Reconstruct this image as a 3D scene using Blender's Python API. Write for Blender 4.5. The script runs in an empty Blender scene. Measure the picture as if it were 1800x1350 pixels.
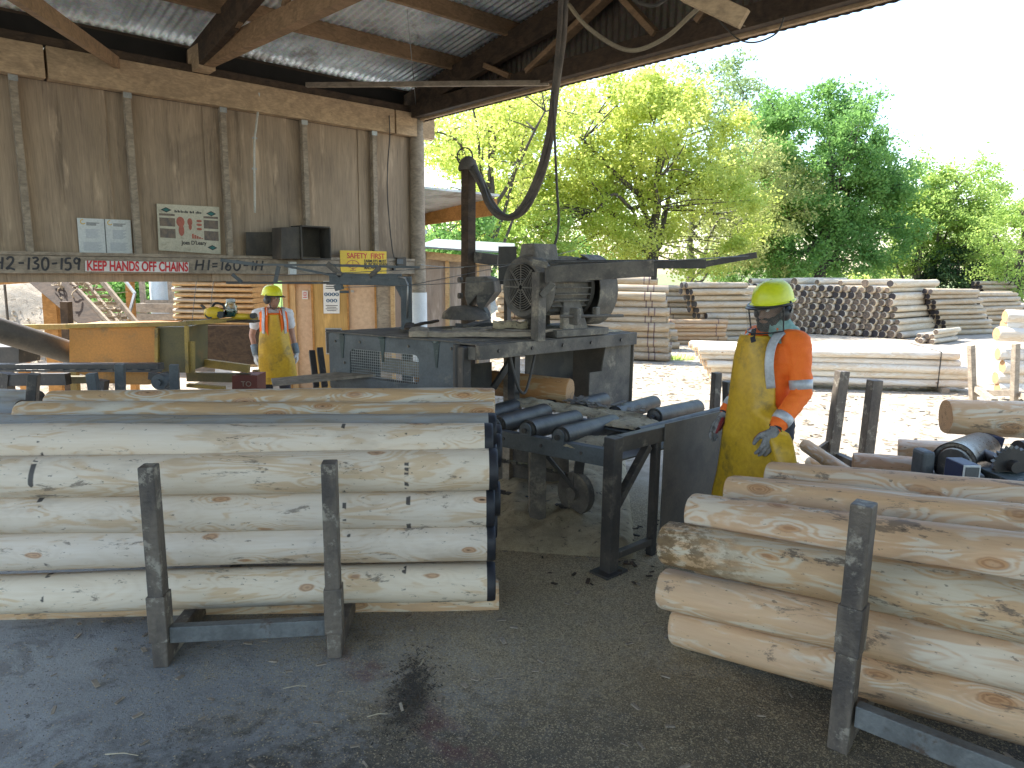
import bpy, math, random
from mathutils import Vector, Matrix, noise
random.seed(7)
R = math.radians
scene = bpy.context.scene
col = scene.collection
V = Vector

# ---------------------------------------------------------------- camera maths
FPX = 1220.0; PIT = R(9.6); ROL = R(0.7); CAMH = 1.9
def ray(px, py):
    u = (px-900)/FPX; v = (675-py)/FPX
    c, s = math.cos(ROL), math.sin(ROL)
    u, v = u*c - v*s, u*s + v*c
    return V((u, math.cos(PIT)+v*math.sin(PIT), -math.sin(PIT)+v*math.cos(PIT)))
def at(px, py, Y):
    d = ray(px, py); return V((0, 0, CAMH)) + d*(Y/d.y)
def onz(px, py, z=0.0):
    d = ray(px, py); return V((0, 0, CAMH)) + d*((z-CAMH)/d.z)
def onplane(px, py, p, n):
    d = ray(px, py); o = V((0, 0, CAMH)); return o + d*((p-o).dot(n)/d.dot(n))

# ---------------------------------------------------------------- mesh builder
class MB:
    def __init__(s): s.v = []; s.f = []; s.m = []; s.cur = 0
    def add(s, vs, fs):
        b = len(s.v); s.v += [tuple(p) for p in vs]
        for f in fs: s.f.append(tuple(b+i for i in f)); s.m.append(s.cur)
        return s
    def box(s, c, size, M=None):
        c = V(c); x, y, z = size[0]/2, size[1]/2, size[2]/2
        ps = [V((a*x, b*y, d*z)) for a in (-1, 1) for b in (-1, 1) for d in (-1, 1)]
        if M is not None: ps = [M @ p for p in ps]
        return s.add([c+p for p in ps], [(0,1,3,2),(4,6,7,5),(0,4,5,1),(2,3,7,6),(0,2,6,4),(1,5,7,3)])
    def bar(s, a, b, w, h, up=(0,0,1)):
        a, b = V(a), V(b); d = (b-a).normalized(); up = V(up)
        sd = d.cross(up)
        if sd.length < 1e-4: sd = d.cross(V((1, 0, 0)))
        sd.normalize(); u = sd.cross(d).normalized()
        ps = []
        for q in (a, b):
            for i, j in ((-1,-1),(1,-1),(1,1),(-1,1)): ps.append(q + sd*(i*w/2) + u*(j*h/2))
        return s.add(ps, [(0,3,2,1),(4,5,6,7),(0,1,5,4),(1,2,6,5),(2,3,7,6),(3,0,4,7)])
    def cyl(s, a, b, r0, r1=None, n=16, cap=True):
        r1 = r0 if r1 is None else r1
        a, b = V(a), V(b); d = (b-a).normalized()
        x = d.orthogonal().normalized(); y = d.cross(x)
        ps = []
        for q, r in ((a, r0), (b, r1)):
            for k in range(n):
                t = 2*math.pi*k/n; ps.append(q + x*(r*math.cos(t)) + y*(r*math.sin(t)))
        fs = [(k, (k+1) % n, n+(k+1) % n, n+k) for k in range(n)]
        if cap: fs += [tuple(range(n))[::-1], tuple(range(n, 2*n))]
        return s.add(ps, fs)
    def tube(s, pts, r, n=8, taper=None):
        pts = [V(p) for p in pts]; N = len(pts); ps = []
        x = None
        for i, p in enumerate(pts):
            d = (pts[min(i+1, N-1)] - pts[max(i-1, 0)]).normalized()
            if x is None: x = d.orthogonal().normalized()
            x = (x - d*x.dot(d))
            x = x.normalized() if x.length > 1e-5 else d.orthogonal().normalized()
            y = d.cross(x); rr = r if taper is None else r + (taper-r)*i/(N-1)
            if callable(r): rr = r(i/(N-1))
            for k in range(n):
                t = 2*math.pi*k/n; ps.append(p + x*(rr*math.cos(t)) + y*(rr*math.sin(t)))
        fs = [(i*n+k, i*n+(k+1) % n, (i+1)*n+(k+1) % n, (i+1)*n+k) for i in range(N-1) for k in range(n)]
        fs += [tuple(range(n))[::-1], tuple(range((N-1)*n, N*n))]
        return s.add(ps, fs)
    def prism(s, pts, vec):
        pts = [V(p) for p in pts]; vec = V(vec); n = len(pts)
        nn = (pts[1]-pts[0]).cross(pts[2]-pts[0])
        fs = [tuple(range(n))[::-1], tuple(range(n, 2*n))] + [(k, (k+1) % n, n+(k+1) % n, n+k) for k in range(n)]
        return s.add(pts + [p+vec for p in pts], fs)
    def grid(s, rows, closed=False):
        n = len(rows[0]); ps = [p for r in rows for p in r]
        fs = [(i*n+k, i*n+(k+1) % n, (i+1)*n+(k+1) % n, (i+1)*n+k)
              for i in range(len(rows)-1) for k in range(n if closed else n-1)]
        return s.add(ps, fs)
    def lathe(s, prof, c, axis=(0,0,1), n=24, sx=1.0):
        c = V(c); d = V(axis).normalized(); x = d.orthogonal().normalized(); y = d.cross(x)
        rows = [[c + d*h + x*(r*sx*math.cos(2*math.pi*k/n)) + y*(r*math.sin(2*math.pi*k/n)) for k in range(n)] for r, h in prof]
        return s.grid(rows, True)
    def build(s, name, mats, parent=None, smooth=False, bevel=0.0, origin=None):
        me = bpy.data.meshes.new(name)
        off = V(origin) if origin is not None else V((0,0,0))
        me.from_pydata([V(p)-off for p in s.v], [], s.f)
        if not isinstance(mats, (list, tuple)): mats = [mats]
        for m in mats: me.materials.append(m)
        if any(s.m): me.polygons.foreach_set('material_index', s.m)
        me.validate()
        import bmesh as _b
        bm = _b.new(); bm.from_mesh(me); _b.ops.recalc_face_normals(bm, faces=bm.faces); bm.to_mesh(me); bm.free()
        if smooth: me.shade_smooth()
        if smooth == 'auto' or (smooth and smooth != 'all'):
            try: me.set_sharp_from_angle(angle=R(42))
            except Exception: pass
        o = bpy.data.objects.new(name, me); col.objects.link(o)
        o.location = off
        if parent is not None: attach(o, parent)
        if bevel:
            b = o.modifiers.new('bevel', 'BEVEL'); b.width = bevel; b.segments = 2; b.limit_method = 'ANGLE'
        return o
def wm(o):
    M = Matrix.LocRotScale(o.location, o.rotation_euler, o.scale)
    return wm(o.parent) @ o.matrix_parent_inverse @ M if o.parent else M
def attach(o, parent):
    o.parent = parent; o.matrix_parent_inverse = wm(parent).inverted()
def tag(o, label=None, cat=None, group=None, kind=None):
    if label: o['label'] = label
    if cat: o['category'] = cat
    if group: o['group'] = group
    if kind: o['kind'] = kind
    return o
def empty(name, loc, label, cat, group=None, rz=0):
    o = bpy.data.objects.new(name, None); col.objects.link(o); o.empty_display_size = .1
    o.location = loc; o.rotation_euler = (0, 0, rz)
    return tag(o, label, cat, group)
def copy_tree(o, parent=None):
    c = o.copy(); col.objects.link(c)
    if parent is not None: c.parent = parent
    for ch in [x for x in bpy.data.objects if x.parent == o]: copy_tree(ch, c)
    return c
def lerp(a, b, t): return V(a)*(1-t) + V(b)*t
def rot_to(d):   # rotation taking +X to d, keeping Z roughly up
    return V(d).normalized().to_track_quat('X', 'Z').to_euler()
def sag(a, b, drop, n=14):
    a, b = V(a), V(b); return [lerp(a, b, i/n) - V((0, 0, drop*4*(i/n)*(1-i/n))) for i in range(n+1)]
def spline(pts, n=8):
    pts = [V(p) for p in pts]; out = []
    for i in range(len(pts)-1):
        p0 = pts[max(i-1, 0)]; p1 = pts[i]; p2 = pts[i+1]; p3 = pts[min(i+2, len(pts)-1)]
        for k in range(n):
            t = k/n; out.append(.5*((2*p1) + (p2-p0)*t + (2*p0-5*p1+4*p2-p3)*t*t + (3*p1-p0-3*p2+p3)*t**3))
    out.append(pts[-1]); return out

# blob: union of tapered limbs turned into one continuous surface
def blob(name, prims, mat, parent=None, voxel=.012, smooth=4, M=None, crease=0):
    mb = MB()
    for p in prims:
        if p[0] == 'c':                       # capsule a,b,ra,rb
            _, a, b, ra, rb = p[:5]; a, b = V(a), V(b); fl = p[5] if len(p) > 5 else 1.0
            d = b-a; L = d.length; d.normalize(); x = V((1,0,0)) - d*d.x
            x = x.normalized() if x.length > .2 else (V((0,1,0)) - d*d.y).normalized()
            y = d.cross(x); n = 14; rows = []
            seq = [(math.sin(t*math.pi/8), -math.cos(t*math.pi/8), 0) for t in range(1, 5)] + \
                  [(math.cos(t*math.pi/8), math.sin(t*math.pi/8), 1) for t in range(0, 4)]
            for rr, hh, e in seq:
                q, r = (a, ra) if e == 0 else (b, rb)
                rows.append([q + d*(hh*r) + x*(rr*r*math.cos(2*math.pi*k/n)) + y*(rr*r*fl*math.sin(2*math.pi*k/n)) for k in range(n)])
            base = len(mb.v); mb.grid(rows, True)
            mb.add([], [tuple(base+k for k in range(n)), tuple(base+(len(rows)-1)*n+k for k in range(n))])
            mb.f[-2] = tuple(base+k for k in range(n)); mb.f[-1] = tuple(base+(len(rows)-1)*n+k for k in range(n))
        elif p[0] == 'e':                     # ellipsoid c, (rx,ry,rz), optional rotation
            _, c, rr = p[:3]; c = V(c); Rm = p[3] if len(p) > 3 else None
            rows = []; n = 18
            for t in range(1, 12):
                a = math.pi*t/12; row = []
                for k in range(n):
                    q = V((rr[0]*math.sin(a)*math.cos(2*math.pi*k/n), rr[1]*math.sin(a)*math.sin(2*math.pi*k/n), rr[2]*math.cos(a)))
                    row.append(c + (Rm @ q if Rm is not None else q))
                rows.append(row)
            base = len(mb.v); mb.grid(rows, True)
            mb.f.append(tuple(base+k for k in range(n))); mb.m.append(0)
            mb.f.append(tuple(base+(len(rows)-1)*n+k for k in range(n))); mb.m.append(0)
    if M is not None: mb.v = [tuple(M @ V(p)) for p in mb.v]
    o = mb.build(name, mat)
    r = o.modifiers.new('r', 'REMESH'); r.mode = 'VOXEL'; r.voxel_size = voxel; r.use_smooth_shade = True
    sm = o.modifiers.new('s', 'SMOOTH'); sm.iterations = smooth; sm.factor = .6
    dg = bpy.context.evaluated_depsgraph_get(); dg.update()
    me = bpy.data.meshes.new_from_object(o.evaluated_get(dg)); me.shade_smooth()
    o.modifiers.clear(); old = o.data; o.data = me; bpy.data.meshes.remove(old)
    if crease:
        me.update(); ns = [v.normal.copy() for v in me.vertices]
        for v, nn in zip(me.vertices, ns):
            p = v.co; a = noise.noise(V((p.x*9, p.y*9, p.z*24))) ; b = noise.noise(V((p.x*22+5, p.y*22, p.z*14+p.x*20)))
            v.co = p + nn*crease*((1-abs(a)*2.4) + .5*b)
        me.update()
    if parent is not None: attach(o, parent)
    return o
# ---------------------------------------------------------------- materials
class NT:
    def __init__(s, name):
        s.m = bpy.data.materials.new(name); s.m.use_nodes = True; s.t = s.m.node_tree
        s.n = s.t.nodes; s.l = s.t.links; s.b = s.n['Principled BSDF']; s.out = s.n['Material Output']
        s.tc = s.n.new('ShaderNodeTexCoord')
    def put(s, inp, v):
        if v is None: return
        if hasattr(v, 'is_output'): s.l.new(v, inp)
        else: inp.default_value = v
    def coord(s, scale=(1,1,1), rand=False, kind='Object'):
        mp = s.n.new('ShaderNodeMapping'); s.l.new(s.tc.outputs[kind], mp.inputs[0]); mp.inputs['Scale'].default_value = scale
        o = mp.outputs[0]
        if rand:
            oi = s.n.new('ShaderNodeObjectInfo'); k = s.vm('MULTIPLY', s.comb(oi.outputs['Random'], oi.outputs['Random'], oi.outputs['Random']), (71., 37., 53.))
            o = s.vm('ADD', o, k)
        return o
    def comb(s, x, y, z):
        c = s.n.new('ShaderNodeCombineXYZ'); [s.put(c.inputs[i], v) for i, v in enumerate((x, y, z))]; return c.outputs[0]
    def sep(s, v):
        c = s.n.new('ShaderNodeSeparateXYZ'); s.l.new(v, c.inputs[0]); return c.outputs
    def vm(s, op, a, b):
        c = s.n.new('ShaderNodeVectorMath'); c.operation = op; s.put(c.inputs[0], a); s.put(c.inputs[1], b); return c.outputs[0]
    def noise(s, vec, scale=5, detail=4, rough=.55, dist=0):
        c = s.n.new('ShaderNodeTexNoise'); s.l.new(vec, c.inputs['Vector'])
        c.inputs['Scale'].default_value = scale; c.inputs['Detail'].default_value = detail
        c.inputs['Roughness'].default_value = rough; c.inputs['Distortion'].default_value = dist; return c.outputs['Fac']
    def vor(s, vec, scale=1, feat='F1', rnd=1):
        c = s.n.new('ShaderNodeTexVoronoi'); c.feature = feat; s.l.new(vec, c.inputs['Vector']); c.inputs['Scale'].default_value = scale
        c.inputs['Randomness'].default_value = rnd; return c.outputs
    def math(s, op, a, b=None, c=None):
        m = s.n.new('ShaderNodeMath'); m.operation = op
        for i, v in enumerate((a, b, c)): s.put(m.inputs[i], v)
        return m.outputs[0]
    def step(s, v, a, b):      # 0 at a, 1 at b
        m = s.n.new('ShaderNodeMapRange'); m.interpolation_type = 'SMOOTHSTEP'; s.put(m.inputs[0], v)
        m.inputs[1].default_value = a; m.inputs[2].default_value = b; return m.outputs[0]
    def mix(s, f, a, b, blend='MIX'):
        m = s.n.new('ShaderNodeMix'); m.data_type = 'RGBA'; m.blend_type = blend
        s.put(m.inputs[0], f); s.put(m.inputs[6], c4(a)); s.put(m.inputs[7], c4(b)); return m.outputs[2]
    def bump(s, h, strength=.3, dist=.01):
        b = s.n.new('ShaderNodeBump'); s.put(b.inputs['Height'], h); b.inputs['Strength'].default_value = strength
        b.inputs['Distance'].default_value = dist; s.l.new(b.outputs[0], s.b.inputs['Normal']); return b
    def fin(s, color, rough=.7, metal=0, spec=None):
        s.put(s.b.inputs['Base Color'], c4(color)); s.put(s.b.inputs['Roughness'], rough); s.put(s.b.inputs['Metallic'], metal)
        if spec is not None: s.b.inputs['Specular IOR Level'].default_value = spec
        return s.m
def c4(c): return (c[0], c[1], c[2], 1) if isinstance(c, (tuple, list)) and len(c) == 3 else c

def basic(name, a, b=None, scale=(4,4,4), rough=.7, metal=0, bump=.2, bd=.004, dirt=None, dth=(.58,.72), ds=6, fine=60, spec=None, rand=True):
    t = NT(name); co = t.coord(scale, rand); b = b or tuple(x*.7 for x in a)
    n = t.noise(co, 1, 6, .6); c = t.mix(t.step(n, .35, .68), a, b)
    raw = t.coord((1,1,1), rand)
    if dirt: c = t.mix(t.step(t.noise(raw, ds, 7, .7), *dth), c, dirt)
    f = t.noise(raw, fine, 3, .6)
    c = t.mix(.35, c, t.mix(f, (0,0,0), (1,1,1)), 'OVERLAY')
    t.bump(t.math('ADD', n, f), bump, bd)
    return t.fin(c, t.math('MULTIPLY_ADD', f, .25, rough-.12), metal, spec)

def pine(name, pale, warm, warmth=.5, grime=.3, marks=None, knots=1.0, bluish=0, fig=.26, bark=None, bands=None):
    t = NT(name); oi = t.n.new('ShaderNodeObjectInfo'); rnd = oi.outputs['Random']
    g = t.coord((1.1, 5, 5), True); x = t.sep(t.coord())
    kv = t.coord((2.6, 6.5, 6.5), True)
    vo = t.vor(t.vm('ADD', kv, t.vm('MULTIPLY', t.comb(t.noise(kv, 2), t.noise(kv, 2.1), 0.), (.25, .25, .25))), 1)
    d = vo['Distance']
    near = t.math('SUBTRACT', 1, t.step(d, .0, .45))
    blot = t.step(t.noise(t.coord((2.2, 5, 5), True), 1, 6, .65), .52, .66)
    n = t.noise(g, 1.0, 3, .45, .6)
    gr = t.math('ADD', t.math('MULTIPLY', n, 13), t.math('MULTIPLY', near, 3.2))
    lines = t.math('PINGPONG', gr, .5)                         # growth figure
    lines = t.step(lines, .08, .5)
    patch = t.step(t.math('ADD', t.noise(t.coord((1.6, 7, 7), True), 1, 5, .6, 1.2), t.math('MULTIPLY', lines, .10)), .60-warmth*.28, .70-warmth*.24)
    c = t.mix(patch, pale, warm)
    c = t.mix(t.math('MULTIPLY', lines, fig), c, t.mix(.5, warm, tuple(v*.62 for v in warm)))
    f = t.noise(t.coord((6, 90, 90), True), 1, 3, .7)
    c = t.mix(.22, c, t.mix(f, (.1,.1,.1), (.9,.9,.9)), 'OVERLAY')
    tint = t.mix(rnd, (.86,.86,.9), (1.0,.97,.9)); c = t.mix(.7, c, tint, 'MULTIPLY')
    if bluish: c = t.mix(t.math('MULTIPLY', t.step(t.noise(t.coord((.7,3,3), True), 1, 3), .45, .7), bluish), c, (.42,.44,.46))
    c = t.mix(t.math('MULTIPLY', blot, .28), c, (.34,.27,.20))
    # knots
    k1 = t.math('MULTIPLY', t.step(d, .17*knots, .125*knots), 1.0)
    ring = t.math('PINGPONG', t.math('MULTIPLY', d, 22), .5)
    c = t.mix(t.math('MULTIPLY', k1, .75), c, t.mix(t.step(ring, .1, .4), (.33,.15,.06), (.50,.27,.12)))
    c = t.mix(t.step(d, .045, .02), c, (.06,.035,.02))
    # grime: scuffs, specks, peeling bark
    s1 = t.step(t.noise(t.coord((3, 9, 9), True), 1, 8, .75, .4), .62-grime*.05, .66-grime*.035)
    s2 = t.step(t.noise(t.coord((26, 55, 55), True), 1, 4, .6), .68-grime*.04, .73-grime*.04)
    c = t.mix(t.math('MULTIPLY', s1, min(.85, .35+.45*grime)), c, (.13,.10,.075))
    c = t.mix(t.math('MULTIPLY', s2, .6), c, (.07,.055,.045))
    if bands:
        ax_ = t.math('ABSOLUTE', x[0])
        for bx_ in bands:
            c = t.mix(t.math('MULTIPLY', t.math('LESS_THAN', t.math('ABSOLUTE', t.math('SUBTRACT', ax_, bx_)), .014), .8), c, (.09,.05,.06))
    if bark:
        bm_ = t.math('MULTIPLY', t.step(t.math('ADD', x[0], t.math('MULTIPLY', t.noise(t.coord((2,5,5)), 1, 4), .6)), -.15, -.55), t.step(t.noise(t.coord((9,14,14), True), 1, 7, .75), .46, .54))
        c = t.mix(t.math('MULTIPLY', bm_, .85), c, t.mix(t.noise(t.coord((20,30,30)), 1, 3), (.055,.028,.012), (.30,.19,.08)))
    if marks:
        for mx, w in marks:
            b = t.step(t.math('ABSOLUTE', t.math('SUBTRACT', t.math('ADD', x[0], t.math('MULTIPLY', t.math('SUBTRACT', rnd, .5), .05)), mx)), w, w*.55)
            b = t.math('MULTIPLY', b, t.step(t.noise(t.coord((5, 11, 11), True), 1, 3), .53, .57))
            c = t.mix(t.math('MULTIPLY', b, .9), c, (.03,.03,.035))
    h = t.math('ADD', t.math('MULTIPLY', n, .8), t.math('ADD', t.math('MULTIPLY', s1, -.4), t.math('MULTIPLY', f, .3)))
    t.bump(h, .35, .006)
    return t.fin(c, .62, 0, .35)
def endgrain(name, a, b, stain=None):
    t = NT(name); p = t.sep(t.coord()); rr = t.math('SQRT', t.math('ADD', t.math('POWER', p[1], 2), t.math('POWER', p[2], 2)))
    w = t.noise(t.coord((3, 22, 22), True), 1, 4)
    ring = t.math('PINGPONG', t.math('ADD', t.math('MULTIPLY', rr, 75), w), .5)
    c = t.mix(t.step(ring, 0, .5), a, b); c = t.mix(t.step(w, .5, .7), c, tuple(x*.55 for x in a))
    if stain: c = t.mix(t.step(w, .38, .6), c, stain)
    c = t.mix(t.step(t.noise(t.coord((1,80,80), True), 1), .62, .7), c, (.08,.06,.05))
    t.bump(w, .3, .004)
    return t.fin(c, .8)

M = {}
M['log_left'] = pine('peeled_pine_pale', (.75,.65,.52), (.67,.51,.34), .16, .80, [(-.88,.016),(.92,.014),(.60,.012)], .8, .12, .13)
M['log_top'] = pine('peeled_pine_shaved', (.60,.55,.46), (.56,.37,.20), .50, .3, None, 1.2, .0)
M['log_right'] = pine('peeled_pine_warm', (.74,.63,.485), (.68,.45,.265), .55, .8, None, 1.25, .15)
M['log_bark'] = pine('half_barked_pine', (.62,.53,.38), (.60,.40,.22), .5, 1.2, None, 1.15, .1, .26, True)
M['log_orange'] = pine('peeled_pine_orange', (.55,.38,.20), (.50,.25,.09), .75, .3, None, 1.0)
M['log_far'] = pine('weathered_pole', (.42,.36,.27), (.38,.29,.185), .4, .25, None, .6, bands=(1.38, 1.50))
M['log_far_pale'] = pine('sun_bleached_pole', (.55,.49,.39), (.50,.41,.29), .4, .15, None, .6)
M['log_far_orange'] = pine('orange_pole', (.46,.34,.21), (.42,.27,.15), .6, .2, None, .6, bands=(.62,))
M['log_white'] = pine('sunlit_white_pole', (.74,.70,.62), (.70,.60,.47), .3, .1, None, .5)  # glare of full sun put into the colour as a whiter wood tone
M['log_grey'] = pine('weathered_grey_log', (.33,.32,.29), (.34,.29,.22), .3, .5, None, .8, .5)
M['end_pale'] = endgrain('end_grain_pale', (.58,.43,.26), (.46,.31,.17))
M['end_warm'] = endgrain('end_grain_warm', (.50,.30,.15), (.38,.21,.10))
M['end_brown'] = endgrain('end_grain_brown', (.20,.14,.095), (.12,.085,.058), (.07,.055,.045))
M['end_dark'] = endgrain('end_grain_tarred', (.045,.035,.035), (.02,.018,.02))
M['black_paint'] = basic('bitumen_end_coat', (.012,.014,.02), (.02,.02,.026), rough=.55, bump=.1)

def ply(name, a, b, c3, vs=.35):
    t = NT(name); co = t.coord((7, 7, vs), False); n = t.noise(co, 1, 5, .55, 1.5)
    g = t.math('PINGPONG', t.math('MULTIPLY', n, 9), .5)
    c = t.mix(t.step(n, .35, .65), a, b); c = t.mix(t.math('MULTIPLY', t.step(g, .15, .5), .35), c, c3)
    big = t.noise(t.coord((.9, .9, .5)), 1.3, 5, .6, .8); c = t.mix(t.step(big, .45, .68), c, c3)
    drip = t.noise(t.coord((12, 12, .8)), 1, 6, .7); c = t.mix(t.math('MULTIPLY', t.step(drip, .56, .70), .6), c, tuple(v*.45 for v in c3))
    pale = t.noise(t.coord((5, 5, .9)), 1.7, 5, .6); c = t.mix(t.math('MULTIPLY', t.step(pale, .56, .72), .5), c, tuple(min(1, v*1.7) for v in a))
    f = t.noise(t.coord((120, 120, 6)), 1, 3); c = t.mix(.3, c, t.mix(f, (0,0,0), (1,1,1)), 'OVERLAY')
    t.bump(t.math('ADD', g, f), .25, .003)
    return t.fin(c, .82, 0, .25)
M['ply'] = ply('weathered_plywood', (.41,.315,.225), (.33,.255,.18), (.25,.195,.145))
M['ply_pale'] = ply('grey_plywood', (.42,.36,.30), (.36,.29,.23), (.27,.22,.18))
M['ply_tan'] = ply('painted_tan_board', (.60,.40,.20), (.55,.36,.175), (.50,.32,.15), .2)
M['door_tan'] = basic('tan_door_paint', (.58,.40,.26), (.55,.38,.245), (1,1,1), .6, bump=.03, fine=20)
M['ply_yellow'] = ply('varnished_ply', (.52,.33,.12), (.46,.29,.10), (.38,.24,.09), .2)

def timber(name, a, b, ax=0):
    # grain runs along the longest local direction; noise stretched on two axes by object position
    t = NT(name); n = t.noise(t.coord((6, 6, 9), True), 1, 6, .65, 1.2); g = t.noise(t.coord((22, 22, 70), True), 1, 4, .6)
    c = t.mix(t.step(n, .35, .66), a, b); c = t.mix(.45, c, t.mix(g, (0,0,0), (1,1,1)), 'OVERLAY')
    sp = t.noise(t.coord((9,9,9), True), 1, 8, .8); c = t.mix(t.math('MULTIPLY', t.step(sp, .60, .72), .7), c, tuple(v*.3 for v in b))
    t.bump(t.math('ADD', n, g), .3, .005); return t.fin(c, .8, 0, .25)
M['timber'] = timber('aged_timber', (.32,.205,.12), (.22,.145,.085))
M['timber_beam'] = timber('sawn_beam', (.50,.36,.225), (.36,.26,.165))
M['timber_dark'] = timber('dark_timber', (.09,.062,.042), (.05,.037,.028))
M['timber_grey'] = timber('grey_timber', (.36,.30,.23), (.24,.20,.155))
M['timber_new'] = timber('new_timber', (.58,.40,.21), (.48,.31,.15))
M['timber_orange'] = timber('orange_timber', (.44,.22,.07), (.32,.16,.05))
M['stake'] = basic('worn_steel_stake', (.16,.132,.105), (.072,.062,.056), (8,8,3), .6, .15, .8, .006, (.30,.27,.22), (.54,.64), 9, 45)
M['rail_grey'] = basic('blue_grey_rail', (.17,.18,.18), (.10,.105,.105), (7,7,7), .6, .1, .6, .004, (.09,.065,.05), (.54,.66), 8, 60)
M['steel_dark'] = basic('black_steel', (.045,.043,.043), (.075,.067,.060), (5,5,5), .5, .25, .35, .003, (.20,.175,.14), (.56,.72), 5, 50)
M['steel_dusty'] = basic('dusty_steel', (.17,.15,.125), (.095,.086,.077), (6,6,6), .8, .1, .5, .005, (.32,.275,.21), (.52,.68), 4, 70)
M['steel_grey'] = basic('grey_painted_plate', (.115,.128,.135), (.075,.084,.09), (4,4,4), .6, .2, .35, .003, (.22,.205,.175), (.56,.74), 4, 60)
M['steel_plate'] = basic('stained_plate', (.115,.10,.082), (.070,.062,.054), (2.5,2.5,2.5), .62, .15, .2, .002, (.13,.11,.085), (.5,.7), 3, 60)
M['roller'] = basic('worn_roller_steel', (.085,.08,.075), (.045,.043,.042), (9,9,9), .5, .45, .3, .002, (.12,.10,.07), (.58,.72), 12, 60)
M['roller_shiny'] = basic('polished_roller', (.20,.19,.18), (.07,.065,.06), (14,5,5), .30, .9, .25, .002, (.05,.04,.035), (.55,.68), 8, 60)
M['cast'] = basic('dusty_cast_iron', (.19,.172,.145), (.115,.105,.092), (7,7,7), .85, .05, .5, .005, (.32,.28,.215), (.52,.68), 5, 80)
M['galv'] = basic('old_zinc', (.40,.42,.42), (.28,.30,.31), (5,5,5), .45, .7, .1, .002)
M['blue_steel'] = basic('blue_paint', (.022,.032,.085), (.03,.035,.06), rough=.5, bump=.15)
M['green_paint'] = basic('flaking_green_paint', (.05,.075,.07), (.035,.045,.045), rough=.6, dirt=(.22,.24,.22), dth=(.58,.66), ds=14)
M['orange_paint'] = basic('orange_machine_paint', (.52,.235,.05), (.42,.20,.05), (2,2,2), .6, 0, .1, .002, (.27,.16,.06), (.5,.72), 4, 60)
M['yellow_paint'] = basic('yellow_machine_paint', (.42,.28,.06), (.30,.21,.06), (3,3,3), .6, 0, .1, .002, (.12,.09,.05), (.5,.7), 5, 60)
M['olive_paint'] = basic('grimy_olive_panel', (.15,.125,.05), (.10,.09,.05), (3,3,3), .65, 0, .1, .002, (.2,.13,.05), (.52,.7), 5, 60)
M['red_paint'] = basic('dull_red_paint', (.17,.035,.02), (.12,.03,.02), rough=.6)
M['pvc'] = basic('white_pvc', (.52,.52,.48), (.44,.43,.38), rough=.5, bump=.02)
M['rubber'] = basic('black_cable_rubber', (.05,.045,.04), (.075,.065,.055), (9,9,9), .65, 0, .2, .002)
M['hose'] = basic('dusty_hose', (.13,.11,.09), (.085,.075,.065), (9,9,9), .75, 0, .2, .002)
M['rope'] = basic('old_rope', (.30,.25,.17), (.22,.18,.13), rough=.9)
M['wire'] = basic('steel_wire', (.32,.32,.31), (.22,.22,.22), rough=.4, metal=.8, bump=0)
M['white_paint'] = basic('white_board', (.62,.66,.66), (.56,.59,.59), (2,2,2), .55, 0, .05, .001, (.36,.35,.32), (.60,.78), 5, 60)
M['sign_white'] = basic('sign_white', (.72,.72,.70), (.66,.66,.63), rough=.5, bump=.02)
M['sign_red'] = basic('sign_red', (.58,.02,.03), (.50,.02,.03), rough=.5, bump=0)
M['sign_yellow'] = basic('sign_yellow', (.74,.50,.03), (.66,.44,.03), (3,3,3), .5, 0, .05, .001, (.30,.20,.05), (.62,.75), 12, 60)
M['ink'] = basic('ink', (.03,.03,.035), (.05,.05,.055), rough=.7, bump=0)
M['ink_blue'] = basic('ink_blue', (.03,.10,.19), (.03,.09,.17), rough=.6, bump=0)
M['ink_pale'] = basic('ink_pale_blue', (.36,.40,.46), (.42,.45,.50), rough=.7, bump=0)
M['ink_rust'] = basic('ink_rust', (.42,.13,.09), (.30,.10,.07), rough=.7, bump=0)
M['ink_teal'] = basic('ink_teal', (.03,.15,.14), (.02,.12,.11), rough=.6, bump=0)
M['photo_dark'] = basic('faded_photo', (.12,.10,.09), (.20,.15,.11), (30,30,18), .6, bump=0)
M['poster'] = basic('grimy_poster', (.52,.49,.38), (.42,.39,.30), (2,2,2), .6, 0, .05, .001, (.22,.19,.14), (.55,.72), 4, 60)
M['tank'] = basic('tank_white', (.55,.62,.62), (.50,.56,.56), rough=.5, bump=.02)
M['concrete_white'] = basic('white_post_paint', (.74,.75,.75), (.66,.67,.67), (5,5,5), .7, 0, .2, .004, (.2,.2,.2), (.66,.74), 16, 60)
M['black_box'] = basic('charred_ply', (.055,.05,.045), (.09,.08,.065), (7,7,4), .8, 0, .3, .003)
M['void'] = basic('unlit_interior', (.02,.018,.016), rough=.9)
# corrugated iron (profile is modelled)
def iron(name, a, b, rust, metal=.55):
    t = NT(name); n = t.noise(t.coord((3,3,3)), 1, 7, .7); v = t.vor(t.coord((60,60,60)), 1)['Color']
    c = t.mix(t.step(n, .4, .62), a, b); c = t.mix(.18, c, v, 'OVERLAY')
    r = t.noise(t.coord((1.3,1.3,1.3)), 1, 8, .75); c = t.mix(t.math('MULTIPLY', t.step(r, .53, .66), .75), c, rust)
    return t.fin(c, t.math('MULTIPLY_ADD', n, .3, .28), metal)
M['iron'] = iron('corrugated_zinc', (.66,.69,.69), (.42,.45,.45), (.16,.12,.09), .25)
M['iron_dark'] = iron('corrugated_old_zinc', (.13,.11,.09), (.09,.075,.06), (.06,.045,.035), .25)
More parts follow.
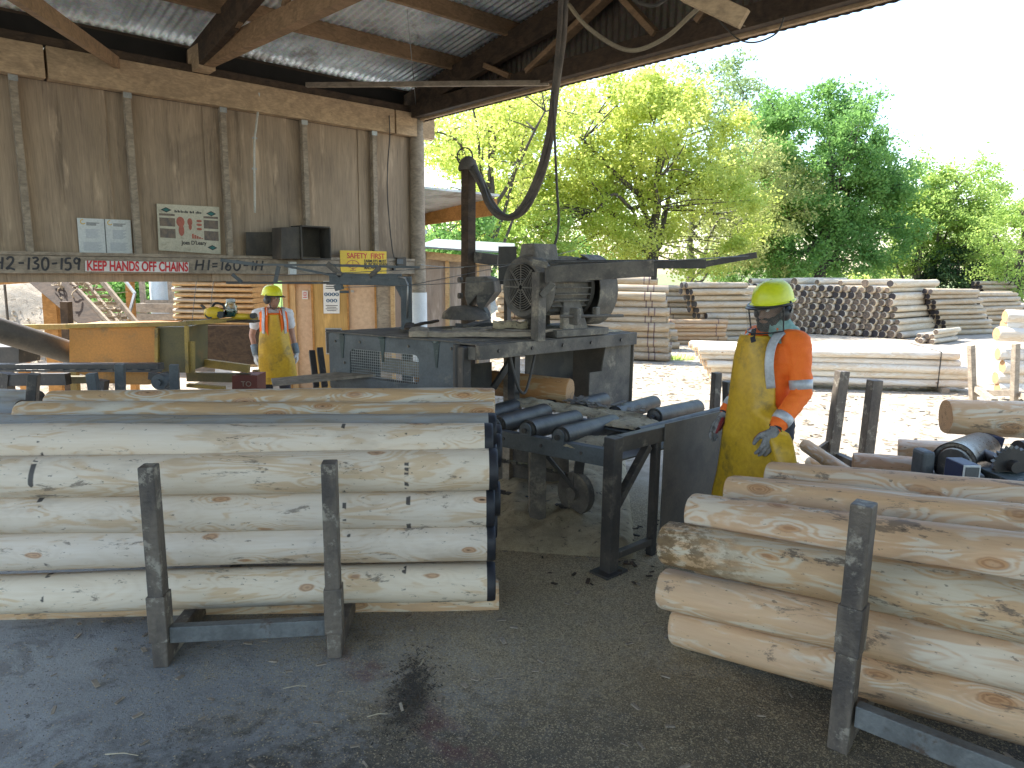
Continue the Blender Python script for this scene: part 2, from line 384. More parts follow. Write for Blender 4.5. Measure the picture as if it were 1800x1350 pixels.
# leaves; greens paled so their colour carries the haze of distance
def leaf(name, a, b, trans=.5):
    t = NT(name); n = t.noise(t.coord((.55,.55,.55), True), 1, 4, .6); n2 = t.noise(t.coord((3,3,3), True), 1, 2)
    c = t.mix(t.step(t.math('ADD', t.math('MULTIPLY', n, .7), t.math('MULTIPLY', n2, .3)), .38, .62), a, b)
    t.fin(c, .55, 0, .3)
    tr = t.n.new('ShaderNodeBsdfTranslucent'); t.l.new(t.mix(.5, c, tuple(min(1, v*1.5) for v in b)), tr.inputs[0])
    mx = t.n.new('ShaderNodeMixShader'); mx.inputs[0].default_value = trans
    t.l.new(t.b.outputs[0], mx.inputs[1]); t.l.new(tr.outputs[0], mx.inputs[2]); t.l.new(mx.outputs[0], t.out.inputs[0]); return t.m
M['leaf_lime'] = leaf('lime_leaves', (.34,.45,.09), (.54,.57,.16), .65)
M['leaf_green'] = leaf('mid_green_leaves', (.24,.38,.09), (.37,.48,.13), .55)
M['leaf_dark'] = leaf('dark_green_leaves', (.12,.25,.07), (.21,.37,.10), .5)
M['leaf_olive'] = leaf('olive_leaves', (.29,.34,.12), (.41,.44,.17), .55)
M['leaf_blue'] = leaf('blue_green_leaves', (.18,.27,.12), (.26,.34,.14), .5)
M['leaf_pine'] = leaf('conifer_needles', (.03,.07,.03), (.06,.11,.04), .2)
M['bark'] = basic('bark', (.10,.085,.07), (.06,.05,.042), (3,3,1), .9, 0, .6, .02)
M['bark_pale'] = basic('pale_bark', (.17,.16,.13), (.10,.095,.08), (3,3,1), .9, 0, .6, .02)
M['grassm'] = basic('meadow_grass', (.12,.24,.025), (.16,.27,.035), (1.5,1.5,1.5), .9, 0, .6, .05, (.09,.14,.03), (.5,.6), 3, 25, rand=False)
M['shav'] = basic('wood_shavings', (.50,.42,.31), (.38,.31,.22), (5,5,5), .9, 0, .8, .03, (.2,.16,.11), (.55,.7), 9, 60, rand=False)
M['dust'] = basic('sawdust', (.46,.38,.25), (.34,.28,.18), (9,9,9), .95, 0, .8, .01, (.10,.085,.06), (.55,.68), 20, 140, rand=False)
M['chip'] = basic('wood_chip', (.62,.54,.38), (.44,.37,.26), rough=.9, bump=0)
M['chip_dark'] = basic('bark_crumb', (.05,.042,.035), (.09,.075,.055), rough=.9, bump=0)
# people
M['skin_fair'] = basic('fair_skin', (.50,.29,.21), (.45,.25,.18), (9,9,9), .5, 0, .05, .001)
M['skin_brown'] = basic('brown_skin', (.24,.135,.09), (.19,.105,.07), (9,9,9), .5, 0, .05, .001)
M['hair'] = basic('dark_hair', (.018,.014,.012), (.03,.024,.02), (60,60,60), .7, 0, .6, .004)
M['helmet'] = basic('lime_helmet', (.70,.76,.02), (.64,.70,.02), (4,4,4), .35, 0, .03, .001, (.34,.36,.05), (.60,.75), 8, 60)
M['black_plastic'] = basic('black_plastic', (.02,.02,.022), (.03,.03,.032), rough=.4, bump=.03)
M['orange_cloth'] = basic('orange_hi_vis_cloth', (.95,.19,.02), (.86,.15,.015), (6,6,6), .75, 0, .25, .004, (.5,.12,.03), (.60,.78), 7, 140)
M['silver'] = basic('reflective_tape', (.50,.52,.55), (.42,.44,.47), (14,14,14), .45, .2, .1, .002)
M['apron'] = basic('yellow_rubber_apron', (.60,.37,.022), (.52,.32,.02), (3,3,2), .42, 0, .2, .004, (.25,.165,.03), (.52,.70), 4.5, 35)
M['glove'] = basic('grey_work_glove', (.26,.26,.26), (.17,.17,.17), (12,12,12), .8, 0, .4, .003, (.08,.08,.08), (.52,.66), 18, 90)
M['glove_red'] = basic('red_glove_palm', (.32,.03,.035), (.22,.025,.03), rough=.7)
M['glove_pale'] = basic('pale_work_glove', (.50,.52,.53), (.42,.44,.46), (12,12,12), .8, 0, .3, .003)
M['cuff_blue'] = basic('blue_grey_cuff', (.24,.30,.34), (.18,.23,.27), (30,30,60), .85, 0, .3, .003)
M['teal_cloth'] = basic('teal_neck_cloth', (.24,.40,.36), (.18,.31,.28), (9,9,9), .85, 0, .5, .006)
M['white_cloth'] = basic('white_cotton', (.70,.71,.74), (.64,.65,.69), (9,9,9), .85, 0, .3, .004)
M['navy_cloth'] = basic('navy_cloth', (.02,.022,.035), (.03,.032,.045), rough=.85)
t = NT('clear_visor'); t.b.inputs['Alpha'].default_value = .10; t.b.inputs['Roughness'].default_value = .2; t.b.inputs['Base Color'].default_value = (.30,.29,.26,1); M['visor'] = t.m
t = NT('mesh_visor'); v = t.sep(t.coord((260,260,260)))
gx = t.math('LESS_THAN', t.math('PINGPONG', t.math('ADD', v[0], v[1]), .5), .16); gz = t.math('LESS_THAN', t.math('PINGPONG', v[2], .5), .16)
t.fin((.03,.03,.03), .6); t.l.new(t.math('MULTIPLY', t.math('MAXIMUM', gx, gz), .12), t.b.inputs['Alpha']); M['mesh_visor'] = t.m
t = NT('clear_glass'); t.b.inputs['Transmission Weight'].default_value = 1; t.b.inputs['Roughness'].default_value = .05
t.b.inputs['Base Color'].default_value = (.75,.82,.80,1); M['glass'] = t.m
# ---------------------------------------------------------------- the shed
C0 = V((-1.18, 9.0, 0)); W = V((.7464, .6655, 0)); G = V((.6655, -.7464, 0)); UP = V((0,0,1))
def S(a, s, z): return C0 + W*a + G*s + UP*z
def onwall(px, py, off=0.0): return onplane(px, py, C0 + G*off, G)
WM = Matrix((W, G, UP)).transposed()          # columns: wall axes (x=along, y=into shed, z=up)
SL = .155
def roofz(s): return 3.95 + SL*s if s < 7.8 else 3.95 + SL*(15.6-s)
shed = empty('workshop_shed', S(0, 0, 0), 'open-fronted timber workshop shed with plywood wall and corrugated roof overhead', 'shed')
def part(mb, name, mat, parent, **k): return mb.build(name, mat, parent, **k)
# plywood wall, sheets with real joints
for i in range(10):
    a1 = .02 - i*.87*1 ; a0 = a1 - .866
    b = MB().box(S((a0+a1)/2, -.035-.012*(i % 2), 2.66), (.875, .010, 1.9), WM)
    part(b, 'wall_panel', M['ply'], shed)
for i in range(9):
    a = -.67 - i*.87
    st = part(MB().box(S(a, .01, 2.70), (.055, .07, 1.52), WM), 'wall_stud', M['timber_grey'], shed, bevel=.003)
    part(MB().box(S(a, .048, 3.43), (.07, .004, .06), WM), 'nail_plate', M['galv'], st)
part(MB().box(S(-.09, .01, 2.70), (.05, .06, 1.52), WM), 'wall_stud', M['timber_grey'], shed, bevel=.003)
for a0, a1 in ((-9, -3.92), (-3.90, -.42), (-.40, .16)):
    part(MB().box(S((a0+a1)/2, .035, 3.585), (a1-a0, .12, .27), WM), 'top_beam', M['timber_beam'], shed, bevel=.006)
part(MB().box(S(-4.4, -.034, 3.58), (9.2, .01, .26), WM), 'beam_light_stop', M['timber_dark'], shed)  # dark backing added to stop light showing through the beam joints
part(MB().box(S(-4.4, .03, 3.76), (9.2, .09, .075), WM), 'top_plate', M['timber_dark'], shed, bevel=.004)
bbm = part(MB().box(S(-4.45, .03, 1.868), (8.9, .07, .155), WM), 'bottom_beam', M['timber_grey'], shed, bevel=.004)
part(MB().box(S(-4.45, .055, 1.965), (8.9, .03, .03), WM), 'wall_ledge', M['timber_grey'], shed)
# corner pole with white painted foot
pp = [S(-.06, .02, z) for z in (0, 1.0, 2.2, 3.75)]
part(MB().tube(pp, lambda t: .105-.018*t, 20), 'corner_pole', M['timber_grey'], shed, smooth=True)
part(MB().cyl(S(-.06, .02, .0), S(-.06, .02, 1.56), .112, .109, 24), 'painted_foot', M['concrete_white'], shed, smooth=True)
# roof sheets
def corr(o, ax, L, slopeax, n_wave, rows, amp=.009, pitch=.076):
    out = []
    N = int(L/pitch*6)
    for p in rows:
        out.append([p + ax*(L*k/N) + UP*0 + slopeax*(amp*math.sin(2*math.pi*(L*k/N)/pitch)) for k in range(N+1)])
    return out
nrm = V((-SL*G.x, -SL*G.y, 1)).normalized()
L = 9.6
def roofrow(s, lift=0): return S(-L+.45, s, roofz(s)+lift+.125)
for (s0, s1, lift) in ((-.95, 3.0, 0), (2.9, 6.0, .012), (5.9, 7.85, .024)):
    part(MB().grid(corr(None, W, L, nrm, 0, [roofrow(s0, lift), roofrow((s0+s1)/2, lift), roofrow(s1, lift)])), 'roof_sheet', M['iron'], shed, smooth='all')
nr2 = V((SL*G.x, SL*G.y, 1)).normalized()
part(MB().grid(corr(None, W, L, nr2, 0, [roofrow(7.8, .02), roofrow(11.5, .02), roofrow(16, .02)])), 'roof_sheet', M['iron'], shed, smooth='all')
for s in (.88, 1.82, 2.8, 3.8, 4.8, 5.8, 6.8, 7.6, 8.8, 10.2, 11.6, 13, 14.4, 15.5):
    z = roofz(s)+.05
    part(MB().bar(S(-L+.6, s, z), S(.05, s, z), .05, .15), 'purlin', M['timber'], shed, bevel=.003)
part(MB().bar(S(-L+.6, -.22, roofz(-.22)+.07), S(.05, -.22, roofz(-.22)+.07), .05, .1), 'purlin', M['timber_dark'], shed)
part(MB().box(S(-4.4, -.10, 3.87), (9.2, .03, .22), WM), 'eave_gap_shade', M['void'], shed)  # near-black strip added as the shade in the eave gap, also stops light
# frames across the shed
def truss(a, full, mat, webmat):
    tr = part(MB().bar(S(a, -.15, roofz(-.15)-.11), S(a, 7.8, roofz(7.8)-.11), .07, .24)
              .bar(S(a, 7.8, roofz(7.8)-.11), S(a, 15.8, roofz(15.8)-.11), .07, .24), 'rafter', mat, shed, bevel=.004)
    part(MB().bar(S(a, .0, 3.74 if full else 3.86), S(a, 15.6, 3.74 if full else 3.86), .09, .16), 'bottom_chord', mat, shed, bevel=.004) if full else None
    if full:
        for s0, s1 in ((1.9, 1.5), (2.15, 3.2), (3.7, 3.25), (4.1, 4.9), (5.6, 5.0), (6.2, 7.2)):
            top = s1 if roofz(s1) else s1
            part(MB().bar(S(a-.03, s0, 3.80), S(a-.03, s1, roofz(s1)-.2), .05, .10, W), 'web_strut', webmat, shed, bevel=.003)
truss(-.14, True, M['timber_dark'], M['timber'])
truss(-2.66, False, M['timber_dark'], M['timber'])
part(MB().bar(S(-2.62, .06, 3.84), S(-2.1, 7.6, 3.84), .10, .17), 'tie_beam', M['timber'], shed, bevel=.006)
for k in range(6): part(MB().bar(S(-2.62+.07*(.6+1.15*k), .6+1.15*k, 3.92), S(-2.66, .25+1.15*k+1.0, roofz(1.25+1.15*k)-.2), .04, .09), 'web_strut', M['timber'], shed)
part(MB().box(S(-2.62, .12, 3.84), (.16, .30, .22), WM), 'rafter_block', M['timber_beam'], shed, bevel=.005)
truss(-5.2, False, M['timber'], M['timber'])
part(MB().bar(onwall(205, 110, .1), at(10, -25, 3.6), .05, .10), 'brace', M['timber'], shed, bevel=.003)
part(MB().bar(S(-1.55, .15, 3.79), onplane(965, 146, C0-W*.12, W), .05, .045), 'brace', M['timber_grey'], shed)
part(MB().bar(S(-.12, .1, 3.80), S(-1.35, 1.8, roofz(1.8)-.06), .004, .04), 'strap_brace', M['galv'], shed)
part(MB().box(S(-.1, .08, 3.79), (.13, .16, .17), WM), 'corner_bracket', M['galv'], shed, bevel=.003)
# gable cladding, waves vertical, plus the edge batten
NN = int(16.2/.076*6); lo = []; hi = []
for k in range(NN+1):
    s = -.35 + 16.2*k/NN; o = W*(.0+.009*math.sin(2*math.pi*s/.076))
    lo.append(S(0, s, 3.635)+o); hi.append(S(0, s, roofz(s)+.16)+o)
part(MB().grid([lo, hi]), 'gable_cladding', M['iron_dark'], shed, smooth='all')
part(MB().bar(S(-.055, .12, 3.665), S(-.055, 15.8, 3.665), .045, .05), 'edge_batten', M['timber_beam'], shed, bevel=.003)
part(MB().tube([S(-.12, s, 3.70 + .012*math.sin(s*3)) for s in [x*.25 for x in range(1, 30)]], .008, 6), 'wiring', M['rubber'], shed)
# lean-to awning outside the wall (shades the doorway)
aw = part(MB().prism([S(-3.3, -.05, 2.86), S(1.35, -.05, 2.86), S(1.35, -2.35, 2.66), S(-3.3, -2.35, 2.66)], UP*.03), 'awning_roof', M['iron'], shed)
E_ = at(775, 372, 10.5)
part(MB().bar(S(-3.3, -2.3, 2.56), S(1.35, -2.3, 2.56), .05, .2), 'awning_fascia', M['timber_orange'], aw)
part(MB().bar(S(1.33, -2.28, 2.62), S(1.33, -.1, 2.72), .05, .22), 'awning_fascia', M['timber_orange'], aw)
# painted size marks on the bottom beam (lettering)
def text_mesh(body, size, o, xa, ya, mat, name, parent=None, lift=.002, depth=.001, squash=1.0, bold=0.0, align='LEFT', shear=0, label=None):
    cu = bpy.data.curves.new(name, 'FONT'); cu.body = body; cu.size = size; cu.extrude = depth; cu.offset = bold; cu.align_x = align; cu.shear = shear
    ob = bpy.data.objects.new(name, cu); col.objects.link(ob)
    dg = bpy.context.evaluated_depsgraph_get(); me = bpy.data.meshes.new_from_object(ob.evaluated_get(dg))
    bpy.data.objects.remove(ob); xa = V(xa).normalized(); ya = V(ya).normalized(); na = xa.cross(ya)
    for v in me.vertices: v.co = V(o) + xa*(v.co.x*squash) + ya*v.co.y + na*(v.co.z+lift)
    me.materials.clear(); me.materials.append(mat); me.name = name
    ob = bpy.data.objects.new(name, me); col.objects.link(ob)
    if parent is not None: attach(ob, parent)
    return ob
def wt(body, px, py, size, mat, name, parent, off=.068, **k):
    return text_mesh(body, size, onwall(px, py, off), W, UP, mat, name, parent, **k)
GL = {'H': [[(0,0),(.08,1)],[(.62,0),(.68,1)],[(-.05,.5),(.75,.55)]], '2': [[(0,.78),(.2,1),(.5,.95),(.55,.7),(.3,.35),(0,.03),(.35,.06),(.75,.0)]], '-': [[(0,.5),(.5,.53)]], '1': [[(.15,1),(.12,0)]],
      '3': [[(0,.92),(.35,1),(.5,.8),(.2,.55),(.55,.42),(.45,.08),(0,.03)]], '0': [[(.3,1),(.02,.7),(.08,.15),(.35,0),(.6,.3),(.55,.8),(.3,1)]], '5': [[(.55,.98),(.1,.95),(.08,.55),(.45,.55),(.55,.2),(.3,0),(0,.06)]],
      '9': [[(.5,.85),(.2,1),(.0,.75),(.2,.5),(.5,.7),(.5,.9),(.45,.0)]], '=': [[(0,.62),(.5,.65)],[(0,.36),(.5,.38)]], '6': [[(.45,1),(.1,.6),(.02,.2),(.3,0),(.5,.25),(.3,.5),(.05,.3)]]}
GW = {'H': .95, '2': .95, '-': .72, '1': .42, '3': .8, '0': .85, '5': .8, '9': .75, '=': .75, '6': .72}
def scrawl(body, px0, px1, py, h_):
    a = onwall(px0, py, .068); wd = (onwall(px1, py, .068)-a).length; k = wd/sum(GW[c] for c in body); x_ = 0; rr_ = random.Random(len(body))
    for c in body:
        mb = MB()
        for st in GL[c]:
            pts = spline([a + W*(k*(x_+u*.9+(v-.5)*.12)) + UP*(h_*v+.006*rr_.random()) for u, v in st], 5); rows = []
            for i, p in enumerate(pts):
                d_ = (pts[min(i+1,len(pts)-1)]-pts[max(i-1,0)]).normalized(); s_ = d_.cross(G).normalized()*.0085; rows.append([p-s_, p+s_, p+s_+G*.0015, p-s_+G*.0015])
            mb.grid(rows, True)
        mb.build('painted_character', M['ink'], bbm); x_ += GW[c]
scrawl('H2-130-159', -8, 146, 474, .105)
scrawl('H1=160-1H', 345, 468, 475, .10)
# things fixed to the wall
def wq(pxs, off, t):      # flat board from four pixels on the wall plane (TL TR BR BL)
    p = [onwall(x, y, off) for x, y in pxs]
    return p, MB().prism(p, G*t)
def flat(p, u0, v0, u1, v1, lift):   # a small rectangle inside quad p, uv from TL
    def q(u, v): return lerp(lerp(p[0], p[1], u), lerp(p[3], p[2], u), v) + G*lift
    return [q(u0, v0), q(u1, v0), q(u1, v1), q(u0, v1)]
# notice of two white sheets
p, b = wq([(135,383),(229,387),(233,448),(140,447)], -.018, .004)
nb = tag(b.build('notice_board', M['white_paint'], origin=p[3]), 'white notice of two printed sheets pinned to the plywood wall', 'notice')
p = [q+G*.004 for q in p]
ink = MB(); mk = MB()
for half in (0, .5):
    pale = MB()
    for k in range(3): ink.prism(flat(p, half+.16, .115+.03*k, half+(.40 if k == 0 else .34), .13+.03*k, .001), G*.0006)
    for (u0, v0, u1, v1) in ((.14,.30,.40,.56),(.08,.66,.42,.90)):
        for k in range(9): pale.prism(flat(p, half+u0, v0+(v1-v0)*k/9, half+u1-.03*(k % 3), v0+(v1-v0)*(k+.45)/9, .001), G*.0006)
    pale.build('printed_table', M['ink_pale'], nb)
    for k in range(9):
        a = R(80+28*k); a2 = R(80+28*(k+1)); c = (half+.10, .10)
        mk.prism([lerp(lerp(p[0],p[1],c[0]+r*.05*math.cos(t)), lerp(p[3],p[2],c[0]+r*.05*math.cos(t)), c[1]-r*.07*math.sin(t))+G*.001 for r, t in ((1,a),(1,a2),(.7,a2),(.7,a))], G*.0006)
mk2 = MB().prism([lerp(p[0],p[1],.5)+W*-.003+G*.001, lerp(p[0],p[1],.5)+W*.003+G*.001, lerp(p[3],p[2],.5)+W*.003+G*.001, lerp(p[3],p[2],.5)-W*.003+G*.001], G*.002)
ink.build('printed_heading', M['ink'], nb); mk.build('printed_emblem', M['sign_yellow'], nb); mk2.build('sheet_joint', M['steel_grey'], nb)
# blade poster
p, b = wq([(275,358),(385,364),(388,447),(279,440)], -.018, .006)
po = tag(b.build('safety_poster', M['poster'], origin=p[3]), 'grimy cream poster with reddish blade pictures and dark diamonds, on the plywood wall', 'poster')
p = [q+G*.006 for q in p]
for (u0,v0,u1,v1) in ((.03,.29,.27,.47),(.03,.52,.27,.72),(.73,.29,.97,.47),(.73,.52,.97,.72)): MB().prism(flat(p,u0,v0,u1,v1,.001), G*.0006).build('printed_photo', M['photo_dark'], po)
for (u0,v0,u1,v1) in ((.03,.20,.27,.245),(.73,.21,.97,.255)): MB().prism(flat(p,u0,v0,u1,v1,.001), G*.0006).build('printed_bar', M['photo_dark'], po)
def disc(pq, cu, cv, ru, rv, n=18, pts=None):
    out = []
    for k in range(n):
        t = 2*math.pi*k/n; u = cu+ru*math.cos(t); v = cv+rv*math.sin(t); out.append(lerp(lerp(pq[0],pq[1],u), lerp(pq[3],pq[2],u), v)+G*.001)
    return out
MB().prism(disc(p,.355,.36,.065,.11),G*.0006).prism(disc(p,.365,.54,.045,.12),G*.0007).build('printed_boot_sole', M['ink_rust'], po); MB().prism(disc(p,.505,.35,.04,.08),G*.0006).prism(disc(p,.508,.45,.025,.07),G*.0007).build('printed_boot_sole', M['ink_rust'], po)
d = MB()
for v_ in (.32,.40,.49): MB().prism(disc(p,.655,v_,.045,.028),G*.0006).build('printed_spot', M['ink_rust'], po)
for k in range(5): d.prism(flat(p,.53+.038*k,.60+.02*k,.56+.038*k,.70,.001),G*.0006)
d.build('printed_chart', M['ink_rust'], po)
for cu, cv in ((.14,.12),(.86,.15),(.86,.87)):
    d = MB().prism(disc(p,cu,cv,.085,.055,4),G*.0006).build('printed_diamond', M['ink'], po); MB().prism(disc(p,cu,cv,.06,.036,4),G*.0012).build('diamond_inset', M['ink_teal'], d)
tx = lambda s, u, v, sz, mat, nm, par, pq, **k: text_mesh(s, sz, lerp(lerp(pq[0],pq[1],u), lerp(pq[3],pq[2],u), v)+G*.001, pq[1]-pq[0], pq[0]-pq[3], mat, nm, par, **k)
d = MB(); u = .27
for wd in (.022,.018,.024,.016,.022,.02,.018,.024,.02,0,.022,.018,.022,0,.02,.024,.018,.02):
    if wd: d.prism(flat(p,u,.115 if wd > .02 else .13,u+wd*.8,.165,.001), G*.0006)
    u += .024
d.build('printed_heading', M['ink'], po)
tx("Joes D'Leary", .36, .84, .055, M['ink'], 'printed_name', po, p, bold=.001, squash=.85, lift=.001)
# KEEP HANDS OFF CHAINS
p, b = wq([(148,457),(333,460),(332,480),(148,478)], .066, .006)
sg = tag(b.build('warning_sign', M['timber_grey'], origin=p[3]), 'long white sign with red letters reading KEEP HANDS OFF CHAINS', 'sign')
p = [q+G*.006 for q in p]
MB().prism(flat(p,.008,.05,.992,.94,.0005), G*.002).build('sign_face', M['sign_white'], sg)
p = [q+G*.003 for q in p]
Lw = (p[1]-p[0]).length
kt = tx('KEEP HANDS OFF CHAINS', .018, .86, .126, M['sign_red'], 'sign_lettering', sg, p, bold=.0035, lift=.001)
wv = [v.co.x*W.x+v.co.y*W.y for v in kt.data.vertices]; kx = (max(wv)-min(wv)); f = Lw*.962/kx; b0 = min(wv)
for v in kt.data.vertices:
    q = (v.co.x*W.x+v.co.y*W.y)-b0; v.co = v.co + W*(q*(f-1))
# SAFETY FIRST
p, b = wq([(597,440),(679,442),(679,481),(599,481)], .068, .006)
sf = tag(b.build('safety_sign', M['sign_yellow'], origin=p[3]), 'worn yellow board reading SAFETY FIRST in red, near the corner pole', 'sign')
p = [q+G*.006 for q in p]
tx('SAFETY  FIRST', .14, .33, .088, M['sign_red'], 'sign_lettering', sf, p, bold=.001, squash=.92, lift=.001)
tx('EARMUFFS MUST', .50, .50, .047, M['ink'], 'sign_lettering', sf, p, bold=.001, squash=.86, lift=.001)
tx('BE WORN WHEN', .50, .64, .047, M['ink'], 'sign_lettering', sf, p, bold=.001, squash=.86, lift=.001)
tx('MACHINERY', .50, .80, .047, M['ink'], 'sign_lettering', sf, p, bold=.001, squash=.86, lift=.001)
d = MB(); c = lambda u, v: lerp(lerp(p[0],p[1],u), lerp(p[3],p[2],u), v)+G*.001
hp = [c(.13+.13*(1-math.cos(R(t))), .62 - (.20 if t > 0 and t < 180 else .0)*math.sin(R(t))) for t in range(0, 181, 15)] + [c(.39,.66), c(.26,.80), c(.13,.66), c(.13,.62)]
d.tube(hp, .004, 5); d.tube([c(.10,.60), c(.42,.60)], .004, 5); d.tube([c(.26,.45), c(.26,.85)], .003, 5); d.tube([c(.20,.85), c(.32,.85)], .004, 5)
d.build('helmet_drawing', M['ink_rust'], sf)
# box shelf and dark patch on wall, conduit, cable
def wbox(x0, y0, x1, y1, depth, name, mat, label, cat, th=.015, off=.0):
    p = [onwall(q[0], q[1], off) for q in ((x0,y0),(x1,y0+2),(x1,y1),(x0,y1))]
    n = p[0].lerp(p[2], .5); w_ = (p[1]-p[0]).length; h_ = (p[0]-p[3]).length
    e = empty(name, n, label, cat)
    for du, dz, sx, sz in ((0, h_/2, w_, th), (0, -h_/2, w_, th), (w_/2, 0, th, h_-th-.002), (-w_/2, 0, th, h_-th-.002)):
        MB().box(n + W*du + UP*dz + G*(depth/2), (sx, depth, sz), WM).build('side_board', mat, e, bevel=.002)
    MB().box(n + G*.006, (w_-th, .01, h_-th), WM).build('back_board', mat, e)
    return e, n
wb_, _n = wbox(512, 399, 562, 455, .26, 'wall_box', M['black_box'], 'open dark wooden box fixed on the plywood wall, its open side facing the yard', 'box', off=.055)
p, b = wq([(478,401),(511,400),(511,455),(478,455)], .055, .24); b.build('side_cupboard', M['black_box'], wb_, bevel=.003)
p, b = wq([(432,408),(478,408),(478,449),(432,449)], .02, .012)
tag(b.build('wall_plate', M['black_box'], origin=p[3]), 'charred dark square plate on the plywood wall beside the open box', 'plate')
cp = spline([onwall(455,163,.09), onwall(455,180,.08), onwall(450,225,.075), onwall(447,260,.07), onwall(448,374,.07)], 6)
cd = tag(MB().tube(cp, .011, 10).build('conduit_pipe', M['pvc'], smooth='all', origin=cp[-1]), 'thin white plastic conduit running down the plywood wall', 'conduit')
for t in (8, 16, 20): MB().box(cp[t], (.05, .012, .018), WM).build('clip', M['galv'], cd)
cp = spline([onwall(684,203,.12), onwall(685,240,.11), onwall(681,300,.07), onwall(682,360,.06), onwall(690,440,.06), onwall(697,462,.06)], 6)
cb = tag(MB().tube(cp, .007, 8).build('wall_cable', M['rubber'], smooth='all', origin=cp[-1]), 'black cable dangling down the plywood wall beside the corner pole', 'cable')
e = empty('junction_box', onwall(703, 463, .07), 'small dark switch box low on the wall beside the corner pole', 'switch box')
MB().box(onwall(703, 460, .06), (.13, .09, .10), WM).build('casing', M['black_box'], e, bevel=.006)
MB().box(onwall(703, 460, .11), (.09, .01, .06), WM).build('lid', M['steel_grey'], e, bevel=.003)
MB().box(onwall(692, 472, .10), (.03, .05, .05), WM).build('switch', M['black_plastic'], e, bevel=.004)
p, b = wq([(506,460),(518,460),(518,483),(506,483)], .07, .05)
e = b.build('socket_box', M['white_paint'], origin=p[3], bevel=.004); tag(e, 'small whitish electric box on the bottom beam left of the yellow board', 'switch box')
p = [q+G*.05 for q in p]; MB().prism(flat(p,.2,.2,.8,.55,.001), G*.004).build('cover', M['galv'], e)
# ---------------------------------------------------------------- logs
def log_mesh(name, L, r, mats, seg=32, rings=26, taper=.03, lump=.006, endcoat=None, seed=0, cham=.008):
    """a peeled log along X centred on origin; mats = side, end (, coat)"""
    mb = MB(); rows = []; xs = [-L/2, -L/2+cham*.4] + [-L/2+cham*1.6+(L-3.2*cham)*k/rings for k in range(rings+1)] + [L/2-cham*.4, L/2]
    if endcoat: xs = sorted(xs + [L/2-.045, -L/2+.045])
    ph = seed*17.3
    for i, x in enumerate(xs):
        e = min(x+L/2, L/2-x); rr = r*(1+taper*x/L) - (cham*(1-min(1, e/(1.6*cham)))**2)*.8; row = []
        bx = .006*L*math.sin(x*1.1+ph); by = .004*L*math.sin(x*1.7+ph*2)
        for k in range(seg):
            t = 2*math.pi*k/seg
            q = rr + lump*noise.noise(V((x*1.6+ph, math.cos(t)*1.4, math.sin(t)*1.4+ph))) + lump*.35*noise.noise(V((x*7+ph, math.cos(t)*4, math.sin(t)*4)))
            row.append(V((x, by*.5+q*math.cos(t), bx*.5+q*math.sin(t))))
        rows.append(row)
    mb.grid(rows, True)
    nf = len(mb.f)
    for fi in range(nf):
        i = fi//seg
        if endcoat and ((xs[i] >= L/2-.0451 and endcoat in ('R','B')) or (xs[i+1] <= -L/2+.0451 and endcoat in ('L','B'))): mb.m[fi] = 2
    for side in (0, 1):
        row = rows[0] if side == 0 else rows[-1]; base = 0 if side == 0 else (len(rows)-1)*seg
        c = sum(row, V())/seg; ci = len(mb.v); mb.v.append(tuple(c+V(((-1 if side == 0 else 1)*.001, 0, 0))))
        coat = endcoat in ('B', 'R' if side else 'L')
        for k in range(seg):
            mb.f.append((base+k, base+(k+1) % seg, ci)); mb.m.append(2 if coat else 1)
    me_o = mb.build(name, mats, smooth='auto')
    return me_o
def place_log(o, a, b, label=None, cat='log', group=None, roll=0.0):
    a, b = V(a), V(b); o.location = (a+b)/2
    q = (b-a).normalized().to_track_quat('X', 'Z'); o.rotation_euler = (q.to_matrix() @ Matrix.Rotation(roll, 3, 'X')).to_euler()
    return tag(o, label, cat, group)
def newlog(name, a, b, r, mats, label, group=None, coat=None, cat='log', **k):
    L = (V(b)-V(a)).length
    o = log_mesh(name, L, r, mats, endcoat=coat, seed=random.random()*9, **k)
    return place_log(o, a, b, label, cat, group, random.random()*6.28)

LM = [M['log_left'], M['end_pale'], M['black_paint']]
LT = [M['log_top'], M['end_pale'], M['black_paint']]
LG = [M['log_grey'], M['end_brown'], M['black_paint']]
gl = 'peeled logs stacked in the left cradle'
# left bundle. ends by pixel + depth; every front log r about 0.1
dl = (at(865, 1028, 3.5) - at(100, 1043, 3.35)); dl.normalize()
def left_log(y, Y, r, mats, label, pxr=870, L=2.75, coat='R', dz=0, tilt=0):
    b = at(pxr, y, Y); d = V((dl.x, dl.y, 0)).normalized()
    a = b - d*L + UP*(-.012+tilt)
    return newlog('peeled_log', a, b, r, mats, label, gl, coat, lump=.007)
left_log(1022, 3.49, .102, LM, 'lowest pale log at the front of the left bundle, nearest the floor')
left_log(951, 3.49, .104, LM, 'second log from the floor at the front of the left bundle')
left_log(889, 3.49, .103, LM, 'third pale log from the floor at the front of the left bundle', pxr=869)
left_log(826, 3.47, .106, LM, 'uppermost front log of the left bundle, level with the tops of its stakes', pxr=874)
left_log(775, 3.58, .100, LM, 'pale log resting just above the two stake tops of the left bundle', pxr=866)
left_log(754, 3.78, .094, LG, 'greyish log near the top of the left bundle, black painted at both ends', pxr=872, L=2.72, coat='B')
left_log(732, 3.98, .094, LT, 'second shaved log from the back on top of the left bundle', pxr=868, L=2.66, coat=None)
left_log(711, 4.15, .100, LT, 'topmost shaved log at the back of the left bundle, with orange knots', pxr=869, L=2.60, coat=None)
left_log(1046, 3.72, .095, [M['log_right'], M['end_warm'], M['black_paint']], 'low log tucked behind the lowest front log of the left bundle', pxr=876, coat=None)
